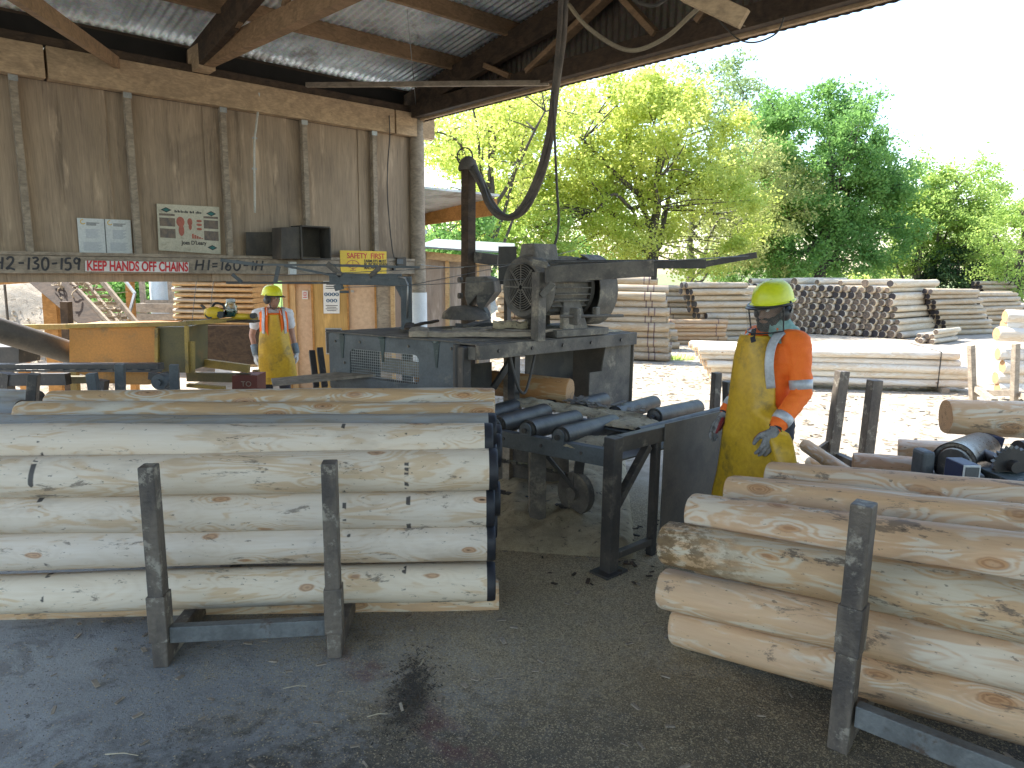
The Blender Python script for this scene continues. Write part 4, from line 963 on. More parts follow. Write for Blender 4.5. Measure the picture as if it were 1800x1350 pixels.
cable('roof_cable', [(1000,8,5.2),(1030,45,5.0),(1080,80,4.9),(1120,88,4.8),(1170,66,4.7),(1210,30,4.6),(1232,10,4.5)], .014, M['rope'], 'pale rope-like cable sagging in one big curve under the gable cladding')
cable('roof_cable', [(1105,-8,4.6),(1122,4,4.5),(1148,10,4.4),(1168,0,4.4),(1176,-14,4.3)], .010, M['rubber'], 'ribbed cable drooping at the top edge of the picture under the roof')
cable('loose_wire', [(1250,20,4.3),(1275,48,4.3),(1300,70,4.2),(1330,74,4.1),(1365,58,4.0),(1378,30,4.0)], .0045, M['rubber'], 'thin black wire dangling loose below the shed edge against the sky')
cable('loose_wire', [(1282,10,4.2),(1288,32,4.2),(1298,42,4.2),(1310,46,4.2)], .0035, M['rope'], 'short pale wire end hanging by the light board under the roof')
tag(MB().bar(at(1205,-14,4.3), at(1308,34,4.1), .05, .10).build('roof_board', M['timber_beam'], bevel=.004, origin=at(1205,-14,4.3)), 'pale sawn board fixed slantwise under the roof near the shed edge', 'board')
# ---------------------------------------------------------------- overhead chain stop frame with levers
ea = empty('lever_frame', at(712, 660, 6.3), 'grey steel lever frame with long thin arms and wires in front of the plywood wall', 'steel frame')
ea.location.z = 0
def ap(mb, name, mat, **k): return mb.build(name, mat, ea, **k)
lp = at(714, 500, 6.3)
ap(MB().bar(V((lp.x, lp.y, 0)), at(714,486,6.3), .09, .09), 'upright', M['steel_grey'], bevel=.005)
ap(MB().bar(at(580,490,6.3), at(706,492,6.3), .06, .105), 'cross_bar', M['steel_grey'], bevel=.005)
ap(MB().prism([at(692,500,6.28), at(707,500,6.28), at(707,528,6.28)], V((0,.04,0))), 'gusset', M['steel_grey'])
ap(MB().bar(at(398,497,6.3), at(582,497,6.3), .025, .022), 'lever_arm', M['steel_dark'], bevel=.002)
ap(MB().bar(at(388,457,6.25), at(450,465,6.3), .03, .03).bar(at(450,465,6.3), at(570,466,6.3), .03, .018).bar(at(570,466,6.3), at(738,470,6.3), .03, .022), 'top_bar', M['steel_grey'], bevel=.002)
ap(MB().bar(at(408,482,6.28), at(425,496,6.3), .03, .03), 'arm_end', M['steel_grey'])
ap(MB().bar(at(490,468,6.3), at(484,496,6.3), .03, .03), 'link', M['steel_grey'])
ap(MB().bar(at(500,467,6.27), at(600,487,6.27), .02, .02).bar(at(600,487,6.27), at(700,489,6.27), .02, .014), 'tie_rod', M['steel_grey'])
ap(MB().bar(at(575,463,6.27), at(600,484,6.27), .02, .05), 'link', M['steel_dusty'])
ap(MB().bar(at(668,470,6.27), at(650,486,6.27), .02, .04), 'link', M['steel_dusty'])
ap(MB().bar(at(594,500,6.3), at(597,510,6.3), .06, .07).cyl(at(597,513,6.25), at(613,513,6.25), .012, n=12), 'pivot', M['steel_grey'], bevel=.004)
ap(MB().tube([at(700,486,6.25), at(713,489,6.24), at(717,500,6.22), at(716,560,6.2)], .008, 8), 'control_pipe', M['wire'], smooth='all')
for a_, b_ in (((450,485,6.3),(930,462,5.8)), ((600,505,6.3),(925,490,5.8)), ((700,505,6.3),(1010,440,7.0)), ((740,465,6.3),(815,470,7.0))):
    ap(MB().tube(sag(at(*a_), at(*b_), .01, 10), .0035, 5), 'wire', M['wire'])
tag(MB().bar(at(478,672,5.6), at(655,655,5.9), .30, .02).build('dusty_plate', M['timber_grey'], origin=at(570,664,5.8)), 'low brown board resting behind the left bundle, left of the saw housing', 'board')
for x0, y0, x1, y1 in ((548,617,556,680),(562,612,571,680)):
    tag(MB().bar(at(x0, y0, 7.2), at(x1, y1, 7.0), .06, .05).build('black_stop_bar', M['steel_dark'], bevel=.003, origin=at(x1,y1,7.0)), 'short black steel bar leaning left of the saw housing, ' + ('the lower of two' if x0 == 548 else 'the taller of two'), 'steel bar')
# ---------------------------------------------------------------- right-hand conveyor and stands
ec = empty('log_conveyor', at(1700, 860, 4.3), 'black steel log conveyor with a shiny roller and toothed sprocket beside the right bundle', 'conveyor')
ec.location.z = 0
def cp_(mb, name, mat, **k): return mb.build(name, mat, ec, **k)
ra, rb = at(1676, 813, 4.15), at(1724, 792, 4.55)
roller(ra, rb, .125, ec, mat=M['roller_shiny'], bm=M['steel_dark'])
cp_(MB().bar(at(1615,838,4.2), at(1900,872,3.9), .30, .05), 'bed_beam', M['steel_dark'], bevel=.005)
cp_(MB().bar(at(1665,838,4.05), at(1722,842,4.0), .16, .09), 'bearing_base', M['steel_grey'], bevel=.006)
cp_(MB().box(at(1622,813,4.2), (.08,.13,.17)), 'bearing_block', M['steel_grey'], bevel=.02)
bt = cp_(MB().box(at(1690,830,3.75), (.095,.16,.13)), 'box_tube', M['blue_steel'], bevel=.006)
MB().box(at(1690,830,3.75)-V((0,.082,0)), (.092,.006,.127)).build('tube_end', M['white_paint'], bt)
MB().box(at(1690,830,3.75)-V((0,.086,0)), (.074,.006,.105)).build('end_plate', M['steel_grey'], bt)
ca_ = at(1778, 818, 4.0)
tooth = []
for k in range(44):
    t = 2*math.pi*k/44; r_ = .115 if k % 2 else .098
    tooth.append(ca_ + V((r_*math.cos(t), 0, r_*math.sin(t))))
cp_(MB().prism(tooth, V((.02,.05,0))).cyl(ca_-V((0,.05,0)), ca_+V((0,.3,0)), .035, n=18), 'sprocket', M['steel_dark'], smooth='auto')
cp_(MB().box(at(1785,851,3.95), (.26,.3,.12)), 'bearing_base', M['green_paint'], bevel=.006)
ce = at(1790,790,4.4)
cp_(MB().cyl(ce, ce+V((.5,.1,0)), .06, n=20), 'drive_shaft', M['steel_dark'], smooth='auto')
cp_(MB().bar(V((3.25,4.75,0)), at(1747,765,4.75), .11, .09, V((1,0,0))), 'blue_post', M['blue_steel'], bevel=.004)
cp_(MB().bar(V((2.55,4.2,0)), V((2.55,4.2,.62)), .09, .09).bar(V((3.1,4.1,0)), V((3.1,4.1,.6)), .09, .09), 'leg', M['steel_dark'])
cp_(MB().prism([at(1712,812,4.6), at(1800,820,4.5), at(1800,850,4.3), at(1712,845,4.4)], V((.1,.3,0))), 'inner_housing', M['steel_dark'])
gk = 'short logs around the conveyor'
newlog('pine_log', at(1662, 733, 4.95), at(1662, 733, 4.95)+V((1.35,-.25,.0)), .132, [M['log_right'], M['end_warm'], M['black_paint']], 'thick pale log riding highest on the conveyor over the shiny roller', gk, lump=.012)
newlog('pine_log', at(1578, 790, 5.3), at(1720, 800, 5.05), .085, [M['log_right'], M['end_warm'], M['black_paint']], 'half-hidden mottled log behind the conveyor bearing block', gk, lump=.012)
newlog('pine_log', at(1499, 815, 4.75), at(1660, 828, 4.55), .082, [M['log_right'], M['end_warm'], M['black_paint']], 'yellowish short log lying left of the conveyor bearing block', gk, lump=.010)
newlog('pale_pole', at(1415, 782, 5.6), at(1496, 838, 4.9), .055, [M['log_top'], M['end_pale'], M['black_paint']], 'thin whitish pole slanting down beside the worker in the apron', 'loose poles', lump=.006)
newlog('pale_pole', at(1425, 815, 6.0), at(1480, 830, 5.6), .07, [M['log_top'], M['end_pale'], M['black_paint']], 'fatter pale pole end lying lowest behind the topmost log of the right bundle', 'loose poles', lump=.006)
# two open cradles
p0 = onz(1462, 822); p1 = onz(1522, 826)
e1 = empty('post_cradle', p0, 'empty dark steel cradle with two tall posts beyond the worker in the yard', 'cradle', 'log cradles')
for (xb, yb, xt, yt, Y) in ((1463,800,1481,652,6.3),(1524,806,1538,668,5.9)):
    b = at(xb, yb, Y); t2 = at(xt, yt, Y)
    MB().bar(V((b.x-.02, b.y, .0)), t2, .085, .10, V((1,.2,0))).build('post', M['stake'], e1, bevel=.004)
MB().bar(at(1464,775,6.3), at(1440,792,6.3), .05, .06).build('brace', M['stake'], e1)
MB().bar(at(1470,802,6.3), at(1525,826,5.9), .07, .07).build('side_rail', M['stake'], e1)
e2 = empty('yard_cradle', onz(1710, 700), 'sunlit pale steel cradle standing at the right edge in front of stacked poles', 'cradle', 'log cradles')
for (xb, yb, xt, yt, Y) in ((1713,700,1707,607,9.6),(1785,704,1786,604,9.2)):
    b = at(xb, yb, Y); MB().bar(V((b.x, b.y, 0)), at(xt, yt, Y), .07, .075, V((1,.2,0))).build('stake', M['timber_grey'], e2, bevel=.004)
MB().bar(at(1716,692,9.6), at(1785,690,9.2), .07, .08).build('side_rail', M['timber_grey'], e2, bevel=.004)
for x, y in ((1718,684),(1787,686)):
    MB().bar(at(x, y, 9.5), at(x+30, y+22, 8.6), .07, .07).build('cross_bearer', M['timber_grey'], e2)
# stub posts beyond the roller table
def stub(pxs, Y, w, d, mat, label, g='steel stub posts'):
    (xt, yt), (xb, yb) = pxs; t2 = at(xt, yt, Y); b = at(xb, yb, Y)
    k = (0-t2.z)/(b.z-t2.z); base = t2 + (b-t2)*k; base.z = 0
    return tag(MB().bar(base, t2, w, d, V((1,.3,0))).build('stub_post', mat, bevel=.004, origin=base), label, 'post', g)
stub(((1093,643),(1082,700)), 6.6, .16, .16, M['steel_grey'], 'wide square steel post standing behind the rollers right of the saw deck')
stub(((1260,655),(1256,720)), 6.4, .075, .07, M['stake'], 'left one of two narrow posts behind the far end of the side plate')
stub(((1280,670),(1280,724)), 6.1, .085, .07, M['steel_dark'], 'blackish narrow post nearest the apron behind the side plate')
# stakes of the rack behind the left bundle
stub(((60,657),(56,712)), 4.6, .075, .06, M['steel_dark'], 'dark stake at the far left end of the shaved logs', 'stakes behind the left bundle')
stub(((161,656),(166,690)), 4.9, .09, .06, M['steel_grey'], 'short leaning stake behind the shaved logs, left of the taller pair', 'stakes behind the left bundle')
stub(((211,640),(212,690)), 5.1, .075, .06, M['steel_grey'], 'tall grey stake before the orange machine panel, the left one of the taller pair', 'stakes behind the left bundle')
stub(((306,641),(308,690)), 5.1, .07, .06, M['steel_grey'], 'bluish stake behind the top log, right one of the taller pair', 'stakes behind the left bundle')
gb = 'dull logs behind the left bundle'
for (x, y, Y, rr_, lb) in ((38,706,5.0,.085,'dull brown log end showing just left of the dark stake'), (8,722,4.8,.08,'brownish log end at the left picture edge beside the dark stake'), (5,748,4.4,.085,'low dull log end at the left picture edge under the brownish one')):
    a = at(x, y, Y); newlog('dull_log', a-V((1.6,-.2,0)), a+V((.12,0,0)), rr_, LG, lb, gb, rings=8)
# ---------------------------------------------------------------- people
def hand_prims(wr, d, n, thumb, s=1.0, curl=.35):
    """wr wrist, d direction of fingers, n palm normal (the side fingers curl to), thumb = side the thumb leaves"""
    wr, d, n, th = V(wr), V(d).normalized(), V(n).normalized(), V(thumb).normalized()
    P_ = []
    kn = wr + d*.092*s
    for j in range(4):
        off = (1.5-j)*.0215*s
        P_.append(('c', wr+d*.02*s+th*off*.8, kn+th*off, .0165*s, .0150*s))
    P_.append(('c', wr-d*.03*s, wr+d*.03*s, .027*s, .029*s))
    ln = (.070, .080, .074, .058)
    for j in range(4):
        off = (1.5-j)*.0225*s; p = kn + th*off; L_ = ln[j]*s; c = curl*(1+.12*j); dd = (d+th*(.10*(1.5-j))).normalized()
        a = 0
        for f_, r0, r1 in ((.45, .0118, .0112), (.32, .0112, .0104), (.23, .0104, .0092)):
            a += c; q = p + (dd*math.cos(a)+n*math.sin(a))*(L_*f_)
            P_.append(('c', p, q, r0*s, r1*s)); p = q
    p = wr + d*.028*s + th*.026*s; q = p + (d*.55+th*.75+n*.35).normalized()*.040*s; r_ = q + (d*.9+th*.30+n*.4).normalized()*.034*s; u_ = r_ + (d*.95+n*.3).normalized()*.024*s
    P_ += [('c', p, q, .019*s, .0145*s), ('c', q, r_, .0140*s, .0125*s), ('c', r_, u_, .0120*s, .0105*s)]
    return P_
def sheet(rows, th=.005):
    """thin curved sheet with real thickness"""
    n = len(rows[0]); off = []
    for i, r in enumerate(rows):
        o = []
        for k in range(n):
            a = rows[min(i+1, len(rows)-1)][k]-rows[max(i-1, 0)][k]; b = r[min(k+1, n-1)]-r[max(k-1, 0)]
            nn = a.cross(b); nn = nn.normalized() if nn.length > 1e-9 else V((0,1,0)); o.append(r[k]+nn*th)
        off.append(o)
    mb = MB(); mb.grid(rows); base = len(mb.v); mb.grid(off)
    m = len(rows); idx = lambda i, k: i*n+k
    for i in range(m-1):
        for k in (0, n-1): mb.f.append((idx(i,k), idx(i+1,k), base+idx(i+1,k), base+idx(i,k))); mb.m.append(0)
    for k in range(n-1):
        for i in (0, m-1): mb.f.append((idx(i,k), idx(i,k+1), base+idx(i,k+1), base+idx(i,k))); mb.m.append(0)
    return mb
def build_person(kind, loc, rz, sc, label, head_rz, tilt):
    e = empty('person', loc, label, 'person')
    T_ = Matrix.Translation(loc) @ Matrix.Rotation(rz, 4, 'Z') @ Matrix.Scale(sc, 4)
    X = lambda p: T_ @ V(p)
    right = kind == 'R'
    skin = M['skin_brown'] if right else M['skin_fair']
    if right:
        shL, elL, wrL = V((.180,.02,1.475)), V((.235,.02,1.18)), V((.235,-.180,.975))
        shR, elR, wrR = V((-.175,.05,1.475)), V((-.205,.06,1.19)), V((-.235,-.12,.965))
    else:
        shR, elR, wrR = V((-.20,.0,1.455)), V((-.275,.03,1.17)), V((-.245,-.07,.93))
        shL, elL, wrL = V((.20,.0,1.455)), V((.245,.04,1.17)), V((.285,-.02,.93))
    HC = V((0, -.012, 1.655)); HR = Matrix.Translation(HC) @ Matrix.Rotation(head_rz, 4, 'Z') @ Matrix.Rotation(tilt, 4, 'X')
    h = lambda *p: HR @ V(p)
    R3 = HR.to_3x3()
    # body: torso, legs, arms, neck, head as one continuous surface
    pr = [('e', (0,0,1.0), (.165,.115,.13)), ('c', (0,0,1.03), (0,.0,1.36), .125, .145), ('e', (0,.005,1.36), (.18,.115,.15)),
          ('c', shR*.8+V((0,0,.29)), shL*.8+V((0,0,.29)), .062, .062), ('c', (0,.01,1.44), HC-V((0,-.01,.10)), .066, .056)]
    for s_ in (-1, 1):
        pr += [('c', (s_*.09,0,.95), (s_*.11,-.015,.52), .088, .058), ('c', (s_*.11,-.015,.52), (s_*.12,.02,.09), .055, .036),
               ('c', (s_*.12,.03,.05), (s_*.135,-.14,.035), .040, .032)]
    for sh, el, wr in ((shL, elL, wrL), (shR, elR, wrR)):
        pr += [('c', sh, el, .052, .041), ('c', el, wr, .040, .027)]
    pr += [('e', h(0,.008,.035), (.076,.096,.088), R3), ('c', h(0,-.035,-.02), h(0,-.058,-.078), .058, .034), ('e', h(0,-.02,-.03), (.062,.078,.075), R3),
           ('c', h(0,-.090,.022), h(0,-.108,-.020), .010, .0155), ('c', h(-.012,-.094,-.022), h(.012,-.094,-.022), .010, .010),
           ('c', h(-.024,-.088,-.052), h(.024,-.088,-.052), .0085, .0085), ('c', h(-.034,-.080,.042), h(.034,-.080,.042), .012, .012),
           ('e', h(.077,.005,-.002), (.010,.020,.032), R3), ('e', h(-.077,.005,-.002), (.010,.020,.032), R3)]
    blob('body', pr, skin, e, .0085, 3, T_)
    def ball(c, r, mat, name):
        mb = MB().lathe([(r*math.sin(t*math.pi/8), -r*math.cos(t*math.pi/8)) for t in range(9)], X(c), UP, 12); return mb.build(name, mat, e, smooth='all')
    for s_ in (-1, 1):
        ball(h(s_*.031,-.083,.022), .0125*sc, M['sign_white'], 'eye')
        ball(h(s_*.031,-.093,.022), .0055*sc, M['black_plastic'], 'pupil')
    # hair and beard
    if right:
        blob('beard', [('c', h(-.045,-.058,-.050), h(.045,-.058,-.050), .028, .028), ('c', h(-.062,-.02,-.03), h(-.03,-.07,-.082), .022, .030), ('c', h(.062,-.02,-.03), h(.03,-.07,-.082), .022, .030),
                       ('c', h(-.02,-.080,-.088), h(.02,-.080,-.088), .030, .030), ('c', h(-.028,-.094,-.034), h(.028,-.094,-.034), .0085, .0085)], M['hair'], e, .006, 2, T_)
    blob('hair', [('e', h(0,.025,.035), (.081,.085,.080), R3), ('c', h(-.05,.07,-.02), h(.05,.07,-.02), .032, .032)], M['hair'], e, .008, 2, T_)
    # trousers and boots
    tr = [('e', (0,0,1.0), (.178,.130,.14))]
    for s_ in (-1, 1): tr += [('c', (s_*.09,0,.96), (s_*.115,-.01,.52), .105, .080), ('c', (s_*.115,-.01,.52), (s_*.12,.015,.12), .078, .068)]
    blob('trousers', tr, M['navy_cloth'], e, .014, 3, T_, crease=.005)
    for s_ in (-1, 1): blob('boot', [('c', (s_*.12,.02,.16), (s_*.12,.03,.06), .058, .055), ('c', (s_*.12,.03,.05), (s_*.135,-.15,.042), .050, .044)], M['black_plastic'], e, .012, 3, T_)
    # upper clothing
    cl = M['orange_cloth'] if right else M['white_cloth']
    up = [('e', (0,.0,1.03), (.172,.130,.13)), ('c', (0,0,1.06), (0,.0,1.34), .138, .155), ('e', (0,.005,1.36), (.195,.130,.155)), ('c', shR*.82+V((0,0,.27)), shL*.82+V((0,0,.27)), .074, .074)]
    ends = []
    for sh, el, wr in ((shL, elL, wrL), (shR, elR, wrR)):
        if right:
            we = el.lerp(wr, .86)
            up += [('c', sh, el, .074, .060), ('c', el, we, .060, .051), ('e', el.lerp(sh,.3)+V((0,.012,0)), (.064,.066,.05)), ('e', el.lerp(wr,.35)-V((0,0,.005)), (.062,.060,.04))]
        else: up += [('c', sh, sh.lerp(el, .52), .072, .066)]
    blob('jacket' if right else 't_shirt', up, cl, e, .010, 3, T_, crease=.0045)
    def band(a, b, t0, t1, r0, r1, name, mat, nn=26):
        a, b = V(a), V(b); ax = (b-a).normalized(); x = ax.orthogonal().normalized(); y = ax.cross(x); rows = []
        for t, dr_ in ((t0, -.004), (t0, .003), ((t0+t1)/2, .0045), (t1, .003), (t1, -.004)):
            p = a.lerp(b, t); r_ = r0+(r1-r0)*t+dr_; rows.append([X(p+x*r_*math.cos(2*math.pi*k/nn)+y*r_*math.sin(2*math.pi*k/nn)) for k in range(nn)])
        return MB().grid(rows, True).build(name, mat, e, smooth='all')
    if right:
        for el, sh, wr in ((elL, shL, wrL), (elR, shR, wrR)):
            band(sh, el, .74, .93, .073, .061, 'reflective_band', M['silver']); band(el, wr, .62, .80, .0605, .0525, 'reflective_band', M['silver'])
            band(el, wr, .80, .98, .040, .037, 'dark_cuff', M['navy_cloth'])
    # shoulder straps of tape (and the vest of the second worker)
    def strip(pts, w_, mat, name, th=.004):
        pts = spline(pts, 5); rows = []
        for i, p in enumerate(pts):
            dd = (pts[min(i+1,len(pts)-1)]-pts[max(i-1,0)]).normalized(); out = V((p.x*1.2, p.y*1.4, max(0,(p.z-1.40))*2.6)).normalized(); sd_ = dd.cross(out).normalized()
            rows.append([X(p+sd_*w_*.5*(-1+.5*k)) for k in range(5)])
        return sheet(rows, th*sc).build(name, mat, e, smooth='all')
    for s_ in (1, -1):
        if right: strip([(s_*.135,-.125,1.20),(s_*.128,-.148,1.34),(s_*.118,-.125,1.46),(s_*.115,-.045,1.535),(s_*.125,.07,1.515),(s_*.13,.135,1.40)], .052, M['silver'], 'shoulder_tape')
        else:
            strip([(s_*.13,-.135,1.05),(s_*.135,-.152,1.34),(s_*.125,-.128,1.45),(s_*.125,-.045,1.527),(s_*.13,.07,1.50),(s_*.13,.145,1.38)], .125, M['orange_cloth'], 'vest_panel')
            strip([(s_*.142,-.150,1.20),(s_*.142,-.166,1.34),(s_*.130,-.140,1.455),(s_*.128,-.048,1.543),(s_*.132,.075,1.515)], .042, M['silver'], 'shoulder_tape')
    if not right:
        sheet([[X((x_, -.160+.03*(x_/.1)**2+(z_-1.3)*.12 if z_ > 1.42 else -.166+.03*(x_/.1)**2, z_)) for x_ in [(-.1+.025*k)*(1 if z_ < 1.45 else .9) for k in range(9)]] for z_ in (1.15,1.25,1.35,1.42,1.475)], .004).build('vest_front', M['orange_cloth'], e, smooth='all')
    if right:
        blob('collar', [('c', (.07,-.03,1.535), (-.07,-.03,1.535), .035, .035), ('c', (.0,.05,1.56), (.0,.0,1.55), .075, .075)], M['orange_cloth'], e, .010, 3, T_)
        strip([(.02,-.175,1.47),(.0,-.165,1.50),(-.035,-.12,1.545)], .03, M['navy_cloth'], 'collar_placket')
        # teal cloth hanging behind the neck and over the left shoulder
        rows = []
        for i in range(13):
            t = i/12; row = []
            for k in range(25):
                a = R(-62 + 245*k/24); fall = t*(.085+.035*math.sin(k*.55)); rr_ = .083 + .060*t**1.3 + .006*math.sin(k*1.9+t*4)
                c = h(0, .01, 0); z_ = 1.605 - fall*(1.0+.25*math.cos(a-.3))
                row.append(X(V((c.x*(1-t)+rr_*math.cos(a)*1.02, c.y*(1-t)+rr_*math.sin(a)+.012, z_))))
            rows.append(row)
        sheet(rows, .004).build('neck_cloth', M['teal_cloth'], e, smooth='all')
    # apron
    ap_rows = []
    if right: prof = [(1.505,-.12,.06,.165),(1.46,-.135,.075,.172),(1.36,-.15,.105,.180),(1.24,-.16,.135,.184),(1.10,-.17,.16,.186),(1.0,-.18,.26,.188),(.90,-.19,.35,.188),(.76,-.20,.42,.190),(.62,-.215,.42,.195),(.50,-.23,.40,.205),(.38,-.24,.37,.215)]
    else: prof = [(1.455,-.105,.105,.17),(1.40,-.125,.13,.175),(1.30,-.16,.16,.185),(1.18,-.19,.185,.19),(1.05,-.205,.20,.195),(.92,-.215,.22,.20),(.80,-.22,.245,.21),(.66,-.225,.26,.22),(.50,-.235,.27,.23)]
    for i in range(len(prof)-1):
        for q in range(5):
            t = q/5; z_, x0, x1, yf = [prof[i][j]*(1-t)+prof[i+1][j]*t for j in range(4)]; row = []
            for k in range(33):
                u_ = k/32; x_ = x0+(x1-x0)*u_; c_ = (u_-.5)*2; wrap = .085*abs(c_)**2.4*(1 if z_ > .9 else .6)*((.35 if c_ < 0 else (1 if z_ > 1.05 else .3)) if right else 1)
                fold = .010*math.sin(u_*9+z_*3.2)*max(0, 1.3-z_) + .008*noise.noise(V((x_*7, z_*5, 3 if right else 8)))
                if right and z_ < .98 and u_ > .8: fold += .035*math.sin((u_-.8)*14+z_*5)
                row.append(X((x_, -yf+wrap+fold, z_)))
            ap_rows.append(row)
    apm = sheet(ap_rows, .005).build('apron', M['apron'], e, smooth='all')
    tie = MB()
    if not right:
        for s_ in (-1, 1): tie.tube([X(p) for p in spline([(s_*.095,-.172,1.45),(s_*.085,-.14,1.50),(s_*.07,-.05,1.545),(s_*.045,.06,1.55)], 5)], .0035, 6)
        tie.build('apron_cord', M['sign_white'], e, smooth='all')
    # gloves
    for nm, sh, el, wr in (('L', shL, elL, wrL), ('R', shR, elR, wrR)):
        d_ = (wr-el).normalized(); sgn = 1 if nm == 'L' else -1
        dd = (d_*.25+V((0,0,-1))*.95).normalized()
        if right and nm == 'R': dd = V((-.35,-.42,-.85)).normalized()
        if right and nm == 'L': dd = V((-.05,-.28,-.95)).normalized()
        th = V((-sgn*.35, -1, 0)); th = (th-dd*th.dot(dd)).normalized(); nn_ = V((-sgn, .25, 0)); nn_ = (nn_-dd*nn_.dot(dd)-th*nn_.dot(th)).normalized()
        g = M['glove'] if right else M['glove_pale']
        go = blob('glove', hand_prims(wr, dd, nn_, th, 1.12, .30), g, e, .0052, 2, T_)
        if right:
            pp_ = [hp for hp in hand_prims(wr+nn_*.006, dd, nn_, th, 1.08, .30)]
            blob('glove_palm', [('c', wr+dd*.03+nn_*.017-th*.018, wr+dd*.10+nn_*.019-th*.02, .019, .018), ('c', wr+dd*.03+nn_*.017+th*.018, wr+dd*.10+nn_*.019+th*.02, .019, .018)] + [('c', p_[1]+nn_*.005, p_[2]+nn_*.005, p_[3]*.98, p_[4]*.98) for p_ in pp_[-3:]], M['glove_red'], e, .0052, 2, T_)
        else:
            band(el, wr, .52, 1.08, .046, .040, 'glove_cuff', M['cuff_blue'])
    # helmet: shell, rim, peak, muffs, visor
    hel = []; n = 40
    for t in range(0, 11):
        a = t/10*math.pi/2; row = []
        for k in range(n):
            p = 2*math.pi*k/n; cr = 1 + .035*max(0, math.cos(p*1+math.pi/2*3))*0
            x_ = .112*math.cos(a)**.62*math.cos(p) if t < 10 else 0; y_ = (.138*math.cos(a)**.62*math.sin(p) if t < 10 else 0)+.004
            z_ = .055+.128*math.sin(a) + .006*math.exp(-(x_/.02)**2)*(1 if t > 2 else 0)
            row.append(X(h(x_, y_, z_)))
        hel.append(row)
    rim = [[X(h((.112+o)*math.cos(2*math.pi*k/n), (.138+o+ .0)*math.sin(2*math.pi*k/n)+.004, z_)) for k in range(n)] for o, z_ in ((-.004,.052),(.010,.048),(.012,.054),(.0,.062))]
    ho = MB().grid(hel[::-1], True).grid(rim, True).build('helmet', M['helmet'], e, smooth='all')
    rows = []
    for j in range(5):
        row = []
        for k in range(17):
            a = R(-155+130*k/16); rr_ = j/4*.052*math.sin(R(180*k/16))**.5
            row.append(X(h((.113+rr_*.8)*math.cos(a), (.139+rr_)*math.sin(a)+.004, .054-.016*j/4)))
        rows.append(row)
    sheet(rows, .004).build('helmet_peak', M['black_plastic'] , ho, smooth='all')
    # visor carrier
    MB().tube([X(h(.128*math.cos(R(a)), .158*math.sin(R(a)), .047)) for a in range(-185, 10, 8)], .0075*sc, 8).build('visor_bracket', M['black_plastic'], ho, smooth='all')
    vr = []
    for j in range(9):
        z_ = .044 - .150*j/8; t = j/8
        vr.append([X(h((.142-.012*t)*math.cos(R(a)), (.176-.0*t)*math.sin(R(a)), z_)) for a in range(-160, -19, 7)])
    vis = sheet(vr, .0012).build('visor', M['visor'] if right else M['mesh_visor'], ho, smooth='all')
    edge = [vr[j][0] for j in range(9)] + vr[-1][1:] + [vr[j][-1] for j in range(7, -1, -1)]
    MB().tube(edge, .0045*sc, 7).build('visor_rim', M['black_plastic'], vis, smooth='all')
    for s_ in (-1, 1):
        mo_ = MB().lathe([(0,.0),(.034,.0),(.042,.012),(.040,.028),(.022,.042),(0,.044)], X(h(s_*.080,.004,-.012)), (X(h(s_*1,0,-.02))-X(h(0,0,-.02))), 26, 1.25)
        mo_.v = mo_.v; mf = mo_.build('ear_muff', M['black_plastic'], ho, smooth='auto')
        MB().tube([X(h(s_*.112,.004,-.02)), X(h(s_*.135,.006,.02)), X(h(s_*.122,.012,.062))], .006*sc, 7).build('muff_arm', M['black_plastic'], mf, smooth='all')
    if not right:
        MB().tube([X(p) for p in spline([h(-.078,.0,-.05), h(-.05,-.04,-.125), h(0,-.075,-.14), h(.05,-.04,-.125), h(.078,.0,-.05)], 5)], .004, 6).build('chin_strap', M['black_plastic'], ho, smooth='all')
        tt = MB()
        for k in range(5): tt.tube([X(V((-.2675+.004*k,-.005-.047, 1.30-.012*k))), X(V((-.25+.003*k,-.053-.004*(k % 2),1.285-.012*k))), X(V((-.24,-.048,1.30-.014*k)))], .0022, 5)
    return e
build_person('R', V((1.60, 4.27, 0)), R(-63), 1.0, 'worker in lime helmet, orange hi-vis jacket and long yellow apron beside the roller table', R(3), R(10))
build_person('L', V((-2.90, 8.4, 0)), R(24), .895, 'worker in white T-shirt, orange vest and yellow apron standing in front of the tan doors', R(50), R(4))
# ---------------------------------------------------------------- left background
def farbox(pxl, pxr, pyt, Y, Y2=None): return None
# orange machine body with panels
eo = empty('yellow_conveyor_machine', V((-3.8, 6.6, 0)), 'orange and yellow painted conveyor machine body under the plywood wall', 'machine')
def op(mb, name, mat, par=None, **k): return mb.build(name, mat, par or eo, **k)
YO = 6.55
def oq(x0, y0, x1, y1, Y, dy, name, mat, par=None, Y1=None, **k):
    Y1 = Y1 or Y
    return op(MB().prism([at(x0, y0, Y), at(x1, y0, Y1), at(x1, y1, Y1), at(x0, y1, Y)], V((0, dy, 0))), name, mat, par, **k)
oq(122, 572, 273, 637, YO, .5, 'orange_panel', M['orange_paint'])
oq(273, 575, 325, 655, YO, .5, 'olive_panel', M['olive_paint'])
for (a, b) in (((276,577),(276,655)), ((328,573),(330,655))): op(MB().bar(at(*a, YO-.03), at(*b, YO-.03), .035, .03), 'panel_frame', M['yellow_paint'])
op(MB().bar(at(118,573,YO-.02), at(330,569,YO-.02), .05, .04), 'top_rail', M['yellow_paint'], bevel=.003)
op(MB().bar(at(325,568,YO-.02), at(452,560,7.1), .05, .04), 'top_rail', M['yellow_paint'], bevel=.003)
op(MB().bar(at(30,575,7.0), at(122,574,7.0), .05, .05), 'top_rail', M['yellow_paint'])
op(MB().bar(at(240,567,7.4), at(320,565,7.4), .05, .03), 'spirit_strip', M['timber_orange'])
oq(352, 572, 466, 640, 9.0, .03, 'brown_plate', M['timber_dark'])
